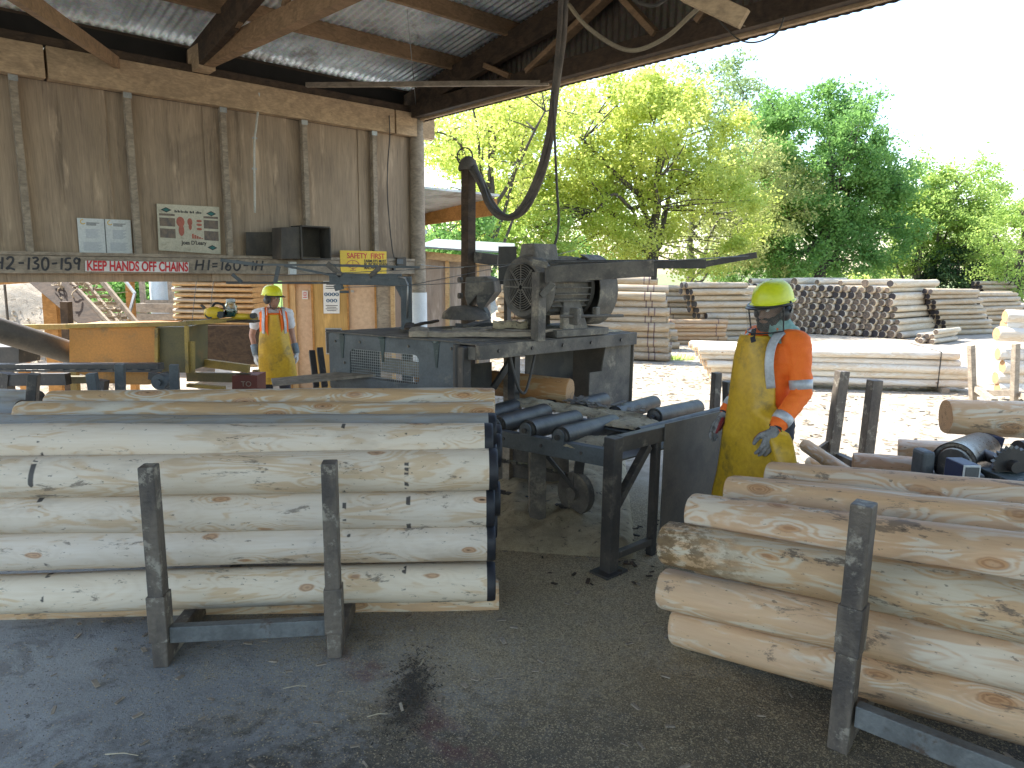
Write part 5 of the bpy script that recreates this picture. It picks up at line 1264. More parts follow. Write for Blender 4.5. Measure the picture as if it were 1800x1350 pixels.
op(MB().bar(at(330,634,7.0), at(438,648,7.0), .06, .08), 'low_rail', M['yellow_paint'])
op(MB().bar(at(330,662,7.0), at(440,664,7.0), .06, .09), 'low_rail', M['olive_paint'])
op(MB().bar(at(330,640,7.2), at(436,645,7.2), .06, .03).bar(at(330,677,6.6), at(395,682,6.6), .06, .03), 'low_rail', M['yellow_paint'])
op(MB().bar(at(338,655,YO), at(338,600,YO), .04, .04).bar(at(300,655,YO), V((-3.2,YO,0)), .06, .06).bar(at(130,640,YO), V((-4.2,YO,0)), .06, .06).bar(at(450,650,7.3), V((-2.7,7.3,0)), .06, .06), 'leg', M['yellow_paint'])
oq(408, 660, 452, 700, 6.9, .25, 'red_box', M['red_paint'])
text_mesh('TO', .075, at(424, 679, 6.9)-V((0,.002,0)), V((1,0,0)), UP, M['timber_grey'], 'painted_lettering', eo)
# the black channel beam with slots and what hangs below
ek = empty('black_chain_beam', V((-3.9, 5.8, 0)), 'black steel chain beam crossing in front of the orange machine panel', 'steel beam')
def kp(mb, name, mat, **k): return mb.build(name, mat, ek, **k)
kp(MB().bar(at(-40,645,5.9), at(284,644,5.9), .10, .055).bar(at(-40,651,5.84), at(284,652,5.84), .03, .02), 'beam', M['steel_dark'], bevel=.004)
bl = MB()
for x in range(40, 284, 22): bl.box(at(x, 650, 5.82), (.045,.01,.006))
kp(bl, 'slot_marks', M['steel_dusty'])
kp(MB().bar(at(-40,668,5.95), at(120,666,5.95), .08, .10), 'lower_beam', M['steel_dark'])
kp(MB().bar(at(118,667,6.1), at(200,667,6.1), .08, .06), 'lower_beam', M['olive_paint'])
kp(MB().prism([at(218,653,6.0), at(263,653,6.0), at(262,676,6.0), at(216,676,6.0)], V((0,.2,0))), 'orange_cover', M['orange_paint'])
kp(MB().prism([at(130,653,6.0), at(213,653,6.0), at(212,674,6.0), at(180,674,6.0), at(150,660,6.0)], V((0,.2,0))), 'orange_cover', M['orange_paint'])
kp(MB().cyl(at(279,672,5.5), at(279,672,5.5)+V((0,.12,0)), .062, n=24).cyl(at(279,672,5.5)-V((0,.02,0)), at(279,672,5.5), .025, n=16), 'pulley_wheel', M['steel_grey'], smooth='auto')
kp(MB().bar(at(263,660,5.6), at(308,668,5.6), .05, .06).bar(V((-4.6,5.95,0)), at(12,655,5.95), .1, .1).bar(V((-2.85,5.9,0)), at(284,655,5.9), .08, .08).bar(V((-3.7,5.9,0)), at(180,668,5.9), .08, .08), 'support', M['steel_dark'])
kp(MB().prism([at(-60,610,6.4), at(33,610,6.4), at(33,640,6.4), at(-60,640,6.4)], V((0,.3,0))), 'black_casing', M['steel_dark'])
# big pipe
pz = MB().cyl(at(-60,562,5.9), at(150,628,6.85), .11, n=28)
tag(pz.build('dark_pipe', M['steel_plate'], smooth='auto', origin=at(30,590,6.1)), 'fat dark pipe sloping down to the orange machine panel', 'pipe')
# chip elevator with slats
es = empty('slat_elevator', V((-5.0, 8.6, 0)), 'sunlit slatted bark elevator rising at a slant behind the orange machine', 'elevator')
def ep_(mb, name, mat, **k): return mb.build(name, mat, es, **k)
el0, el1 = at(228,576,8.2), at(133,470,9.2)
ep_(MB().prism([at(28,478,8.6), at(98,478,8.6), at(186,574,8.0), at(142,574,8.0)], V((.05,.06,0))), 'side_girder', M['timber_dark'], bevel=.01)
for (a, b) in (((160,470,9.0),(243,572,8.3)), ((98,470,8.8),(196,574,8.0)), ((183,482,9.2),(205,478,9.2))):
    ep_(MB().bar(at(*a), at(*b), .03, .07), 'side_rail', M['timber_grey'])
ep_(MB().bar(at(130,470,9.1), at(214,576,8.2), .03, .05), 'side_rail', M['timber_grey'])
for k in range(8):
    t = k/7; a = lerp(at(118,488,8.95), at(186,571,8.1), t); b = lerp(at(176,486,9.1), at(228,571,8.35), t)
    sl = ep_(MB().bar(a, b, .10, .035), 'slat', M['timber_grey'])
    mb = MB()
    for j in range(16):
        p = lerp(a, b, random.random())+V((random.uniform(-.05,.05), random.uniform(-.08,.08), random.uniform(0,.06))); q = p+V((random.uniform(-.12,.12), random.uniform(-.1,.1), random.uniform(-.03,.05)))
        mb.bar(p, q, .012, .008)
    mb.build('bark_shreds', M['shav'], sl)
ep_(MB().bar(at(196,478,9.3), at(215,487,9.2), .03, .03).bar(at(215,487,9.2), at(237,516,9.0), .03, .03).bar(at(237,516,9.0), at(225,560,8.8), .03, .03), 'hand_rail', M['galv'])
rl = MB()
for k in range(34):
    a = at(random.uniform(88,150), random.uniform(476,540), random.uniform(8.3,8.8)); pts = [a]
    for j in range(4): pts.append(pts[-1]+V((random.uniform(-.07,.09), random.uniform(-.06,.06), random.uniform(-.10,.05))))
    rl.tube(spline(pts, 3), .007, 5)
ep_(rl, 'hanging_bark', M['shav'])
# posts
def rpost(px0, py0, px1, py1, Y, w_, mat, label, name='timber_post', cat='post', d=None):
    t2 = at(px0, py0, Y); b = at(px1, py1, Y); b = V((b.x, b.y, 0))
    o = MB().bar(b, t2, w_, d or w_, V((1,0,0))).build(name, mat, bevel=.004, origin=b)
    return tag(o, label, cat)
rpost(93,515,100,640,8.6,.17,M['timber_orange'],'broad orange timber post left of the slatted elevator, by the shavings heap')
rpost(227,470,228,566,9.8,.09,M['timber_orange'],'slim orange timber post between the elevator and the white tank')
rpost(8,500,12,575,7.6,.02,M['rubber'],'very thin dark rod standing in front of the shavings heap')
rpost(116,530,118,640,7.9,.09,M['timber_dark'],'dark post right beside the broad orange timber post')
tag(MB().bar(at(-40,494,9.5), at(48,488,9.5), .1, .14).build('red_beam', M['timber_orange'], origin=at(0,492,9.5)), 'reddish beam end under the wall at the left picture edge', 'beam')
# timber crib of the shavings bay
eb = empty('timber_bay', V((-6.2, 9.6, 0)), 'low boarded timber bay holding back the shavings, behind the yellow rail', 'timber bay')
MB().bar(at(35,600,9.0), at(120,606,9.0), .08, .09).build('rail', M['timber_orange'], eb)
for x in (38, 104): 
    b = at(x, 600, 9.05); MB().bar(V((b.x,b.y,0)), b+UP*.15, .10, .10).build('bay_post', M['timber_orange'], eb)
# shavings heaps
def mound(name, c, rx, ry, h, mat, label, cat, seed, kind=None):
    rows = []
    for i in range(44):
        t = i/43; row = []
        for k in range(64):
            a = 2*math.pi*k/64; x_ = c.x+rx*t*math.cos(a); y_ = c.y+ry*t*math.sin(a)
            z_ = c.z + h*(math.cos(min(1,t)*math.pi)*.5+.5)*(1+.25*noise.noise(V((x_*.9,y_*.9,seed)))) + .10*noise.noise(V((x_*4,y_*4,seed)))*(1-t**3) + .05*noise.noise(V((x_*13,y_*13,seed)))
            row.append(V((x_, y_, max(z_, -.02))))
        rows.append(row)
    o = MB().grid(rows, True).build(name, mat, smooth='all', origin=(c.x, c.y, 0)); return tag(o, label, cat, None, kind)
mound('shavings_heap', V((-10.2, 13.5, 0)), 4.6, 2.8, 1.62, M['shav'], 'big heap of curly pale wood shavings beyond the wall at the far left', 'shavings', 2, 'stuff')
mound('shavings_heap', V((-7.0, 10.8, 0)), 1.6, 1.4, .95, M['shav'], 'smaller sunlit shavings heap spilling behind the broad orange post', 'shavings', 7, 'stuff')
# white tank behind, grey slatted fence
tk = at(285, 510, 13)
et = empty('water_tank', V((tk.x, tk.y, 0)), 'pale bluish upright tank in a timber frame beyond the elevator', 'tank')
MB().lathe([(0,2.0),(.15,2.0),(.21,1.9),(.21,.2),(0,.2)], V((tk.x, tk.y, 0)), UP, 28).build('tank_body', M['tank'], et, smooth='auto')
for s_ in (-1, 1): MB().bar(V((tk.x+s_*.26, tk.y-.2, 0)), V((tk.x+s_*.26, tk.y-.2, 2.1)), .09, .07).build('frame_post', M['timber_grey'], et)
MB().bar(V((tk.x-.3, tk.y-.22, 1.18)), V((tk.x+.3, tk.y-.22, 1.18)), .03, .08).build('frame_rail', M['timber_grey'], et)
ef = empty('board_fence', V((-6.1, 12.0, 0)), 'grey weathered board fence between the elevator and the board stack', 'fence')
for k in range(7):
    z_ = .1+.17*k; MB().bar(V((-7.2,12.0,z_)), V((-5.2,12.0,z_)), .03, .155).build('fence_board', M['timber_grey'], ef, bevel=.003)
MB().bar(V((-6.4,12.05,0)), V((-6.4,12.05,1.2)), .09, .09).build('fence_post', M['timber_grey'], ef)
# stack of half-round sawn boards
ebs = []
bx0, bx1, by, bY = at(308,560,10.8), at(446,560,10.8), 0, 10.8
n_l = 17; zt = 1.70; zb = .28
gs_ = 'slabs in the strapped stack'
for k in range(n_l):
    z_ = zb + (zt-zb)*(k+.5)/n_l; hh = (zt-zb)/n_l
    for j, (xa, xb) in enumerate(((bx0.x, at(377,520,10.8).x), (at(379,520,10.8).x, bx1.x))):
        mb = MB(); rows = []
        xa_ = xa+random.uniform(-.04,.03); xb_ = xb+random.uniform(-.02,.03)
        for q in range(9):
            t = q/8; x_ = xa_+(xb_-xa_)*t; pr_ = []
            for s in range(9):
                u_ = s/8*math.pi; pr_.append(V((x_, bY+.5-.55*math.sin(u_)**.22*(1 if 0 < s < 8 else 0)+.01*noise.noise(V((x_*4,z_,s))), z_+hh*.49*math.cos(u_)+.003*noise.noise(V((x_*2.2,k*3,j))))))
            rows.append(pr_ + [V((x_, bY+1.0, z_-hh*.47)), V((x_, bY+1.0, z_+hh*.47))])
        mb.grid(rows, True); m_ = 11
        mb.f += [tuple(range(m_)), tuple(range(8*m_, 9*m_))]; mb.m += [0, 0]
        o = mb.build('stacked_slab', M['timber_new'] if (k*2+j) % 4 else M['log_far_pale'], smooth='auto', origin=((xa+xb)/2, bY+.5, z_))
        tag(o, 'pale slab board %s of the strapped stack behind the tools' % (('on top' if k == n_l-1 else 'inside the lower layers' if k < 9 else 'in the upper layers') + (' of the left half' if j == 0 else ' of the right half')), 'board', gs_)
mb = MB()
for x_ in (340, 370):
    mb.bar(at(x_+6, 487, 10.74), at(x_-3, 570, 10.22), .006, .02)
tag(mb.build('strap', M['rubber'], origin=at(340,560,10.7)), 'two thin dark straps hanging in front of the board stack', 'strap')
# tools on the yellow rail
tb_ = at(380, 558, 6.85)
eg = empty('chainsaw', tb_, 'small yellow and black power tool lying on the yellow machine rail', 'power tool')
MB().lathe([(0,-.10),(.045,-.10),(.062,-.05),(.06,.02),(.03,.07),(0,.08)], tb_+V((.0,0,.045)), (1,0,.05), 18).build('housing', M['sign_yellow'], eg, smooth='all')
MB().cyl(tb_+V((-.05,-.05,.03)), tb_+V((-.05,.05,.03)), .04, n=18).cyl(tb_+V((.06,-.05,.03)), tb_+V((.06,.05,.03)), .034, n=18).build('guard', M['black_plastic'], eg, smooth='auto')
MB().tube(spline([tb_+V(p) for p in ((-.04,0,.09),(.0,0,.14),(.07,0,.125),(.09,0,.08))], 4), .012, 8).bar(tb_+V((-.08,0,.06)), tb_+V((-.15,.02,.12)), .02, .02).build('handle', M['black_plastic'], eg, smooth='auto')
gl_ = at(407, 557, 6.9)
ej = empty('glass_jar', gl_, 'clear glass jar standing beside the yellow power tool', 'jar')
MB().lathe([(0,0),(.055,0),(.06,.03),(.06,.10),(.045,.135),(.04,.15),(.037,.15),(.042,.13),(.055,.10),(.055,.02),(0,.01)], gl_, UP, 22).build('glass', M['glass'], ej, smooth='all')
MB().lathe([(0,.15),(.044,.15),(.044,.175),(0,.18)], gl_, UP, 20).build('lid', M['galv'], ej, smooth='auto')
MB().lathe([(0,.012),(.05,.012),(.05,.06),(0,.06)], gl_, UP, 20).build('contents', M['ink_teal'], ej, smooth='auto')
t3 = at(430, 560, 6.9)
eh_ = empty('grinder', t3, 'flat yellow grinder with a dark knob lying right of the glass jar', 'power tool')
MB().lathe([(0,-.10),(.028,-.10),(.032,0),(.022,.10),(0,.10)], t3+V((-.02,0,.02)), (1,0,0), 14).build('body', M['sign_yellow'], eh_, smooth='all')
MB().cyl(t3+V((.09,-.03,.03)), t3+V((.09,.03,.03)), .028, n=16).build('knob', M['black_plastic'], eh_, smooth='auto')
MB().bar(at(355,563,6.9), at(452,565,6.9), .16, .018).build('tool_shelf', M['timber_dark'], eo)
# tan office with doors
OY = 10.5
eo2 = empty('tan_office', at(600, 640, OY), 'tan boarded office hut with two plain doors beyond the wall', 'hut'); eo2.location.z = 0
def of(mb, name, mat, par=None, **k): return mb.build(name, mat, par or eo2, **k)
def oz(x0, x1, z0, z1, Y, dy, name, mat, par=None, **k):
    a, b = at(x0, 560, Y), at(x1, 560, Y)
    return of(MB().prism([V((a.x,Y,z1)), V((b.x,Y,z1)), V((b.x,Y,z0)), V((a.x,Y,z0))], V((0, dy, 0))), name, mat, par, **k)
oz(498, 520, 0, 2.45, OY, .06, 'wall', M['ply_tan']); oz(520, 551, 1.62, 2.45, OY, .06, 'wall', M['ply_tan'])
oz(551, 611, 0, 2.45, OY, .06, 'wall', M['ply_yellow']); oz(611, 661, 1.68, 2.45, OY, .06, 'wall', M['ply_tan']); oz(661, 693, 0, 2.45, OY, .06, 'wall', M['timber_grey'])
oz(480, 720, 2.45, 2.52, OY-.15, 2.2, 'roof', M['iron'])
oz(498, 693, 0, 2.45, OY+2.0, .06, 'wall', M['ply_tan'])
d1 = oz(520, 550, 0, 1.60, OY+.05, .04, 'door', M['door_tan'])
d2 = oz(613, 659, 0, 1.66, OY+.02, .04, 'door', M['door_tan'])
MB().bar(at(617,512,OY-.02), at(622,512,OY-.02), .02, .03).build('handle', M['galv'], d2)
for x0, x1 in ((507,509.5),(548,551.5)): oz(x0, x1, 0, 1.64, OY-.015, .02, 'door_frame', M['timber_orange'], d1)
oz(507, 551, 1.60, 1.64, OY-.02, .02, 'door_frame', M['timber_orange'], d1)
for x0, x1 in ((610.5,613.5),(659,662)): oz(x0, x1, 0, 1.70, OY-.015, .02, 'door_frame', M['timber_orange'], d2)
oz(610.5, 662, 1.665, 1.70, OY-.02, .02, 'door_frame', M['timber_orange'], d2)
oz(687, 694, 0, 2.45, OY-.03, .05, 'corner_board', M['timber_new'])
gv = oz(571, 600, .55, .95, OY-.01, .02, 'vent_frame', M['galv'])
a, b = at(572.5,560,OY), at(598.5,560,OY)
of(MB().prism([V((a.x,OY-.012,.93)), V((b.x,OY-.012,.93)), V((b.x,OY-.012,.57)), V((a.x,OY-.012,.57))], V((0,.004,0))), 'vent_opening', M['void'], gv)
vb = MB()
for k in range(14): vb.box(V((a.x+(b.x-a.x)*(k+.5)/14, OY-.015, .75)), (.006,.006,.36))
vb.build('vent_bars', M['steel_grey'], gv)
pn = [at(530,511,OY), at(540,511,OY), at(540,526,OY), at(530,526,OY)]
pw = MB().prism([q+V((0,.035,0)) for q in pn], V((0,-.003+.0,0))).build('paper_notice', M['sign_white'], origin=pn[3]); tag(pw, 'small white paper notice with red print on the left tan door', 'notice')
mb = MB()
for k in range(4): mb.box(at(535, 514+3*k, OY)+V((0,.029,0)), (.06 if k % 2 else .045,.002,.010))
mb.build('red_print', M['sign_red'], pw)
# PPE poster
q = [at(568,494,OY-.01), at(597,494,OY-.01), at(597,551,OY-.01), at(569,551,OY-.01)]
pe = tag(MB().prism(q, V((0,-.004,0))).build('ppe_poster', M['sign_white'], origin=q[3]), 'tall white safety poster with seven round blue pictograms between the two doors', 'poster')
Yp = OY-.016; mb = MB(); m2 = MB(); cs = [(573,517.5),(579.5,517.5),(586,517.5),(592.5,517.5),(576.5,528.5),(583,528.5),(589.5,528.5)]
for i, (x, y) in enumerate(cs):
    c = at(x, y, Yp); mb.cyl(c, c-V((0,.002,0)), .027, n=20)
    c = c-V((0,.003,0))
    m2.cyl(c+UP*.008, c+UP*.008-V((0,.001,0)), .009, n=10).box(c-UP*.008, (.018,.001,.012))
mb.build('blue_disc', M['ink_blue'], pe); m2.build('white_figure', M['sign_white'], pe)
mb = MB()
for y in (497,500,503.5,507): mb.box(at(582.5, y, Yp), (.17 if y % 2 else .15,.002,.010))
for y in (537,540,543,546): mb.box(at(583, y, Yp), (.18 if y % 2 else .14,.002,.009))
mb.build('printed_lines', M['ink'], pe)
# plywood shed with pale roof
SY = 12.5
e5 = empty('plywood_store', V((-1.1, SY, 0)), 'low grey plywood store shed with pale iron roof behind the tall steel post', 'shed')
def oz5(x0, x1, z0, z1, Y, dy, name, mat, par=None):
    a, b = at(x0, 560, Y), at(x1, 560, Y); return MB().prism([V((a.x,Y,z1)), V((b.x,Y,z1)), V((b.x,Y,z0)), V((a.x,Y,z0))], V((0, dy, 0))).build(name, mat, par or e5)
oz5(690, 790, 0, 2.05, SY, .02, 'wall', M['ply_pale']); oz5(790.5, 862, 0, 2.05, SY, .02, 'wall', M['ply_pale'])
oz5(783, 790, 0, 2.0, SY-.05, .045, 'batten', M['timber_new']); oz5(838, 842, 0, 2.0, SY-.05, .045, 'batten', M['timber_new'])
a = at(742, 446, SY-.2)
MB().bar(at(735,447,SY-.1), at(862,460,SY-.1), .05, .13).build('fascia', M['timber_new'], e5)
MB().prism([at(730,436,SY-.25), at(905,446,SY-.25), at(905,446,SY-.25)+V((0,3.2,.25)), at(730,436,SY-.25)+V((0,3.2,.25))], UP*.03).build('roof', M['galv'], e5)
MB().box(at(744,449,SY-.2), (.09,.12,.12)).build('dark_bracket', M['timber_dark'], e5)
# ---------------------------------------------------------------- far stacks of poles
def pole_mesh(name, L_, r, mats, seg=12):
    return log_mesh(name, L_, r, mats, seg=seg, rings=4, taper=.06, lump=.008, cham=.012, seed=random.random()*9).data
def stack(name, right_end, axis, L_, r, rows, label, group, mats, slope=0.0, shift=None, jit=.05, ring=True, variants=3):
    """logs whose visible end is at right_end (point list per row/column), axis = direction away from that end"""
    ax = V(axis).normalized(); side = V((-ax.y, ax.x, 0)); 
    if side.y < 0: side = -side
    ms = [pole_mesh(name, L_, r*(1+.08*(i-1)), mats) for i in range(variants)]
    out = []; n = 0
    first = True
    for i, cols in enumerate(rows):
        for j in range(cols):
            p = V(right_end) + UP*(r+i*r*1.80) + side*(j*r*2.0 + (i % 2)*r) + ax*(slope*i + random.uniform(-jit, jit))
            o = bpy.data.objects.new(name, ms[n % variants]); col.objects.link(o); n += 1
            place_log(o, p+ax*L_+UP*random.uniform(-.02,.02), p, label if isinstance(label, str) else label(i, j), 'pole', group, random.random()*6)
    return n
for ob_name in (): pass
LF = [M['log_far'], M['end_brown']]; LFP = [M['log_far_pale'], M['end_brown']]; LFO = [M['log_far_orange'], M['end_brown']]; LFD = [M['log_far'], M['end_dark']]
def clean_tmp(): # log_mesh leaves a template object behind for each shared mesh: drop those that were never placed
    for o in list(bpy.data.objects):
        if o.type == 'MESH' and o.parent is None and 'label' not in o and o.name.split('.')[0] in ('weathered_pole','small_pole','tan_pole','brown_ended_pole','grey_pole','pale_long_pole','edge_pole','short_pole'):
            bpy.data.objects.remove(o)
A = onz(1180, 636); 
stack('weathered_pole', A, (-1,.22,0), 3.6, .086, [2]*9+[1], 'thick weathered pole in the nearest big stack right of the electric motor', 'nearest stack of thick poles', LF, .02, jit=.06)
stack('weathered_pole', onz(1212, 630)+V((.1,1.6,0)), (-1,.22,0), 3.4, .084, [2]*11+[1], 'weathered pole in the taller stack directly behind the nearest big stack', 'taller stack behind the nearest one', LF, .06, jit=.12)
B = onz(1283, 606)
stack('tan_pole', B+V((-.1,0,0)), (-1,-.10,0), 1.75, .058, [5,5,5,4,4,3], 'slim orange-tan pole in the small strapped bundle at the foot of the stacks', 'small strapped bundle of slim poles', LFO, .0, jit=.05)
Cc = onz(1345, 603)
stack('weathered_pole', onz(1262,603), (1,.40,0), 1.9, .086, [3]*9+[2], 'grey-tan pole in the middle stack left of the helmeted worker\'s head', 'middle stack with dark stepped ends', LFD, -.12, jit=.06)
stack('weathered_pole', Cc+V((1.1,1.2,0)), (-1,.12,0), 3.0, .088, [2]*9, 'pole in the farther stack seen between the middle stack and the helmet', 'farther stack beside the helmet', LF, .1, jit=.1)
# brown-ended stack: ends face the yard
D_a = onz(1588, 596); D_b = V((D_a.x-4.55, D_a.y+2.6, 0)); adir = V((.80,.60,0))
ax_e = (D_b-D_a).normalized(); ms = [pole_mesh('brown_ended_pole', 3.0, .104*(.8+.13*k), [M['log_far_pale'], M['end_brown'] if k != 2 else M['end_dark']], 14) for k in range(4)]
n = 0
for i in range(9):
    cols = 24 - int(i*.55)
    for j in range(cols):
        if i == 8 and j % 3: continue
        p = D_a + ax_e*(.11+.215*j+(i % 2)*.105+ (i*.045)) + UP*(.105+i*.181) + adir*random.uniform(-.035,.035)
        o = bpy.data.objects.new('brown_ended_pole', random.choice(ms)); col.objects.link(o)
        place_log(o, p, p+adir*3.0, 'pole lying in the wide stack whose brown round ends face the yard', 'pole', 'wide stack with brown round ends', random.random()*6); n += 1
E1 = onz(1668, 585)
for (pxe, pye, rws, sl, lb, gp) in ((1664, 590, [3]*8+[2], .05, 'pole in the dark-ended stack right behind the wide brown-ended stack', 'dark-ended stack behind the brown-ended one'),
                           (1735, 580, [3]*7+[2], .045, 'pole in the second dark-ended stack beneath the pale green tree', 'second dark-ended stack'),
                           (1745, 563, [3]*9+[2], .05, 'pole in the farthest reddish-ended stack near the right picture edge', 'farthest reddish-ended stack')):
    q = onz(pxe, pye)
    stack('grey_pole', q, (1,.45,0), 2.2, .086, rws, lb, gp, LFD, -sl*2.4, jit=.08)
stack('short_pole', onz(1640,605), (.85,.7,0), 1.7, .07, [4,3,1], 'thin pale pole in the loose slanting heap at the right foot of the wide stack', 'loose slanting heap', LFP, .0, jit=.12)
stack('edge_pole', onz(1766,575), (1,.1,0), 2.0, .115, [3,3,3,2], 'pale pole in the low stack at the right picture edge before the dark shrub', 'low stack at the right edge', LFP, .05, jit=.15)
# long packs, their sun glare put into the pale colour
Hn = onz(1752, 694); Hl = onz(1425, 684); hax = (Hl-Hn); hL = hax.length+1.2; hax.normalize(); hs_ = V((hax.y, -hax.x, 0)); hs_ = hs_ if hs_.y > 0 else -hs_
ms = [pole_mesh('pale_long_pole', hL, .055+.004*k, [M['log_white'], M['end_warm']]) for k in range(3)]
for i in range(5):
    for j in range(9 if i == 4 else 4):
        p = Hn + hax*(.35-.30*0+.07*i+random.uniform(-.04,.04)) + hs_*(.04+j*.118+(i % 2)*.055) + UP*(.15+i*.108)
        o = bpy.data.objects.new('pale_long_pole', ms[(i+j) % 3]); col.objects.link(o)
        place_log(o, p+hax*hL, p, 'long pole in the dazzling sunlit strapped pack on the yard', 'pole', 'sun-bleached strapped pack', random.random()*6)
for k, t in enumerate((.9, 3.0)):
    c = Hn + hax*t - hs_*.025; q = MB().bar(c+UP*.07, c+UP*.66, .03, .006, hax).bar(c+UP*.66, c+UP*.68+hs_*1.1, .03, .006)
    tag(q.build('pack_strap', M['rubber'], origin=c), 'dark strap round the sunlit pole pack, ' + ('near its right end' if k == 0 else 'behind the orange sleeve'), 'strap')
for k in range(2):
    c = Hn + hax*(.8+2.2*k); tag(MB().bar(c-hs_*.1+UP*.045, c+hs_*1.3+UP*.045, .1, .09).build('bearer', M['timber_grey'], origin=c), 'timber bearer under the sunlit pole pack, ' + ('its right one' if k == 0 else 'its left one'), 'bearer')
# right edge pile
Rn = at(1745, 690, 10.4); Rn.z = 0
ms = [pole_mesh('edge_pole', 2.8, .095+.006*k, [M['log_white'], M['end_warm']], 16) for k in range(3)]
for i, (pxl, pyc) in enumerate(((1752,683),(1748,665),(1760,645),(1752,622),(1750,587),(1762,572),(1765,556))):
    for j in range(2):
        p = at(pxl, pyc, 10.2+.22*j+.05*(i % 2)); o = bpy.data.objects.new('edge_pole', ms[(i+j) % 3]); col.objects.link(o)
        place_log(o, p, p+V((2.8,-.35,0)), 'bright orange-ended log in the tall pile at the right picture edge behind the sunlit cradle', 'log', 'bright pile at the right edge', random.random()*6)
clean_tmp()
# ---------------------------------------------------------------- trees
def tree(name, base, h, crown, leafmat, barkmat, label, n_clu=90, leaves=16000, leafsize=.13, spread=.9, trunk_r=.22, fork=.25, seed=1, flat=.75, gap=.0, droop=0, group=None):
    """crown: list of ellipsoids (centre offset from base, radii)"""
    rnd = random.Random(seed); base = V(base)
    e = empty(name, base, label, 'tree', group)
    clusters = []
    tot = sum(c[1][0]*c[1][1]*c[1][2] for c in crown)
    for c, r in crown:
        k = max(3, int(n_clu*r[0]*r[1]*r[2]/tot))
        for _ in range(k):
            while True:
                q = V((rnd.uniform(-1,1), rnd.uniform(-1,1), rnd.uniform(-1,1)))
                if q.length < 1 and q.length > .35 and rnd.random() < q.length**1.2: break
            clusters.append(base + V(c) + V((q.x*r[0], q.y*r[1], q.z*r[2])))
    # trunk and limbs
    mb = MB(); top = base + V((rnd.uniform(-.3,.3), rnd.uniform(-.3,.3), h*.62)); nodes = []
    tpts = [base + (top-base)*(i/8) + V((rnd.uniform(-.1,.1), rnd.uniform(-.1,.1), 0))*(1 if i else 0) for i in range(9)]
    mb.tube(tpts, lambda t: trunk_r*(1.25-t)*(1+.5*max(0,.12-t)/.12)*.8+.02, 9)
    limbs = []
    nl = 9
    for i in range(nl):
        a = 2*math.pi*i/nl + rnd.uniform(-.3,.3); st = tpts[2+int(i*5/nl)] if fork > .2 else tpts[1+i % 3]
        c, r = crown[i % len(crown)]
        tgt = base+V(c)+V((math.cos(a)*r[0]*.62, math.sin(a)*r[1]*.62, r[2]*rnd.uniform(-.25,.75)))
        pts = spline([st, st.lerp(tgt, .35)+V((0,0,-.06*h*rnd.random())), st.lerp(tgt, .7)+V((rnd.uniform(-.4,.4), rnd.uniform(-.4,.4), .3)), tgt], 5)
        mb.tube(pts, trunk_r*.42, 6, trunk_r*.10); limbs += pts[4:]
    nodes = limbs + tpts[3:]
    for c in clusters:
        nd = min(nodes, key=lambda q: (q-c).length + (0 if q.z < c.z else .6*(q.z-c.z)))
        m_ = nd.lerp(c, .5)+V((rnd.uniform(-.2,.2), rnd.uniform(-.2,.2), rnd.uniform(-.1,.25)))
        mb.tube(spline([nd, m_, c], 4), trunk_r*.12+.008, 4, .008)
    mb.build('trunk', barkmat, e, smooth='all')
    vs = []; fs = []
    wts = [rnd.uniform(.4, 1.5) for _ in clusters]; sw = sum(wts)
    for c, w_ in zip(clusters, wts):
        k = int(leaves*w_/sw); rx = spread*rnd.uniform(.7, 1.3)
        subs = [c + V((rnd.gauss(0, rx*.5), rnd.gauss(0, rx*.5), rnd.gauss(0, rx*.38))) for _ in range(7)]
        for _ in range(k):
            s_ = rnd.choice(subs); p = s_ + V((rnd.gauss(0, rx*.27), rnd.gauss(0, rx*.27), rnd.gauss(0, rx*.20)-droop*rnd.random()))
            a = V((rnd.gauss(0,1), rnd.gauss(0,1), rnd.gauss(0,flat))).normalized(); b = a.orthogonal().normalized()
            b = (b*math.cos(rnd.random()*6.28)+a.cross(b)*math.sin(rnd.random()*6.28)).normalized()
            s2 = leafsize*rnd.uniform(.6, 1.45); i0 = len(vs)
            vs += [tuple(p-a*s2*.5), tuple(p+b*s2*.30), tuple(p+a*s2*.5), tuple(p-b*s2*.30)]; fs.append((i0, i0+1, i0+2, i0+3))
    me = bpy.data.meshes.new('crown'); me.from_pydata(vs, [], fs); me.materials.append(leafmat)
    o = bpy.data.objects.new('crown', me); col.objects.link(o); attach(o, e)
    return e
def tb(px, Y): p = at(px, 500, Y); return V((p.x, p.y, 0))
def el(px, py, Y, rx, ry_, rz, base):       # ellipsoid centred on a pixel, radii in pixels / metres deep
    k = Y/FPX; c = at(px, py, Y) - base; return (tuple(c), (rx*k, ry_, rz*k))
Y = 26; b = tb(1140, Y)
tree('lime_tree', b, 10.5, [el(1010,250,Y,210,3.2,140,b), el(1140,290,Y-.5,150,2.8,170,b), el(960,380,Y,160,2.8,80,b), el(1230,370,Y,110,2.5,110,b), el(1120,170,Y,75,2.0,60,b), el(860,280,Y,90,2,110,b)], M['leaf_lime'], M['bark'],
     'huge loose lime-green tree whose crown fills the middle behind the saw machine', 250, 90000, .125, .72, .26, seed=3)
Y = 21; b = tb(850, Y)
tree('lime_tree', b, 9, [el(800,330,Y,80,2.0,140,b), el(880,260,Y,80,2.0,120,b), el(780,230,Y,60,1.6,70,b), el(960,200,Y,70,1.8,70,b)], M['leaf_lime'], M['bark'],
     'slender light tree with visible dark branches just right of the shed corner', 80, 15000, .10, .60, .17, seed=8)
Y = 38; b = tb(1290, Y)
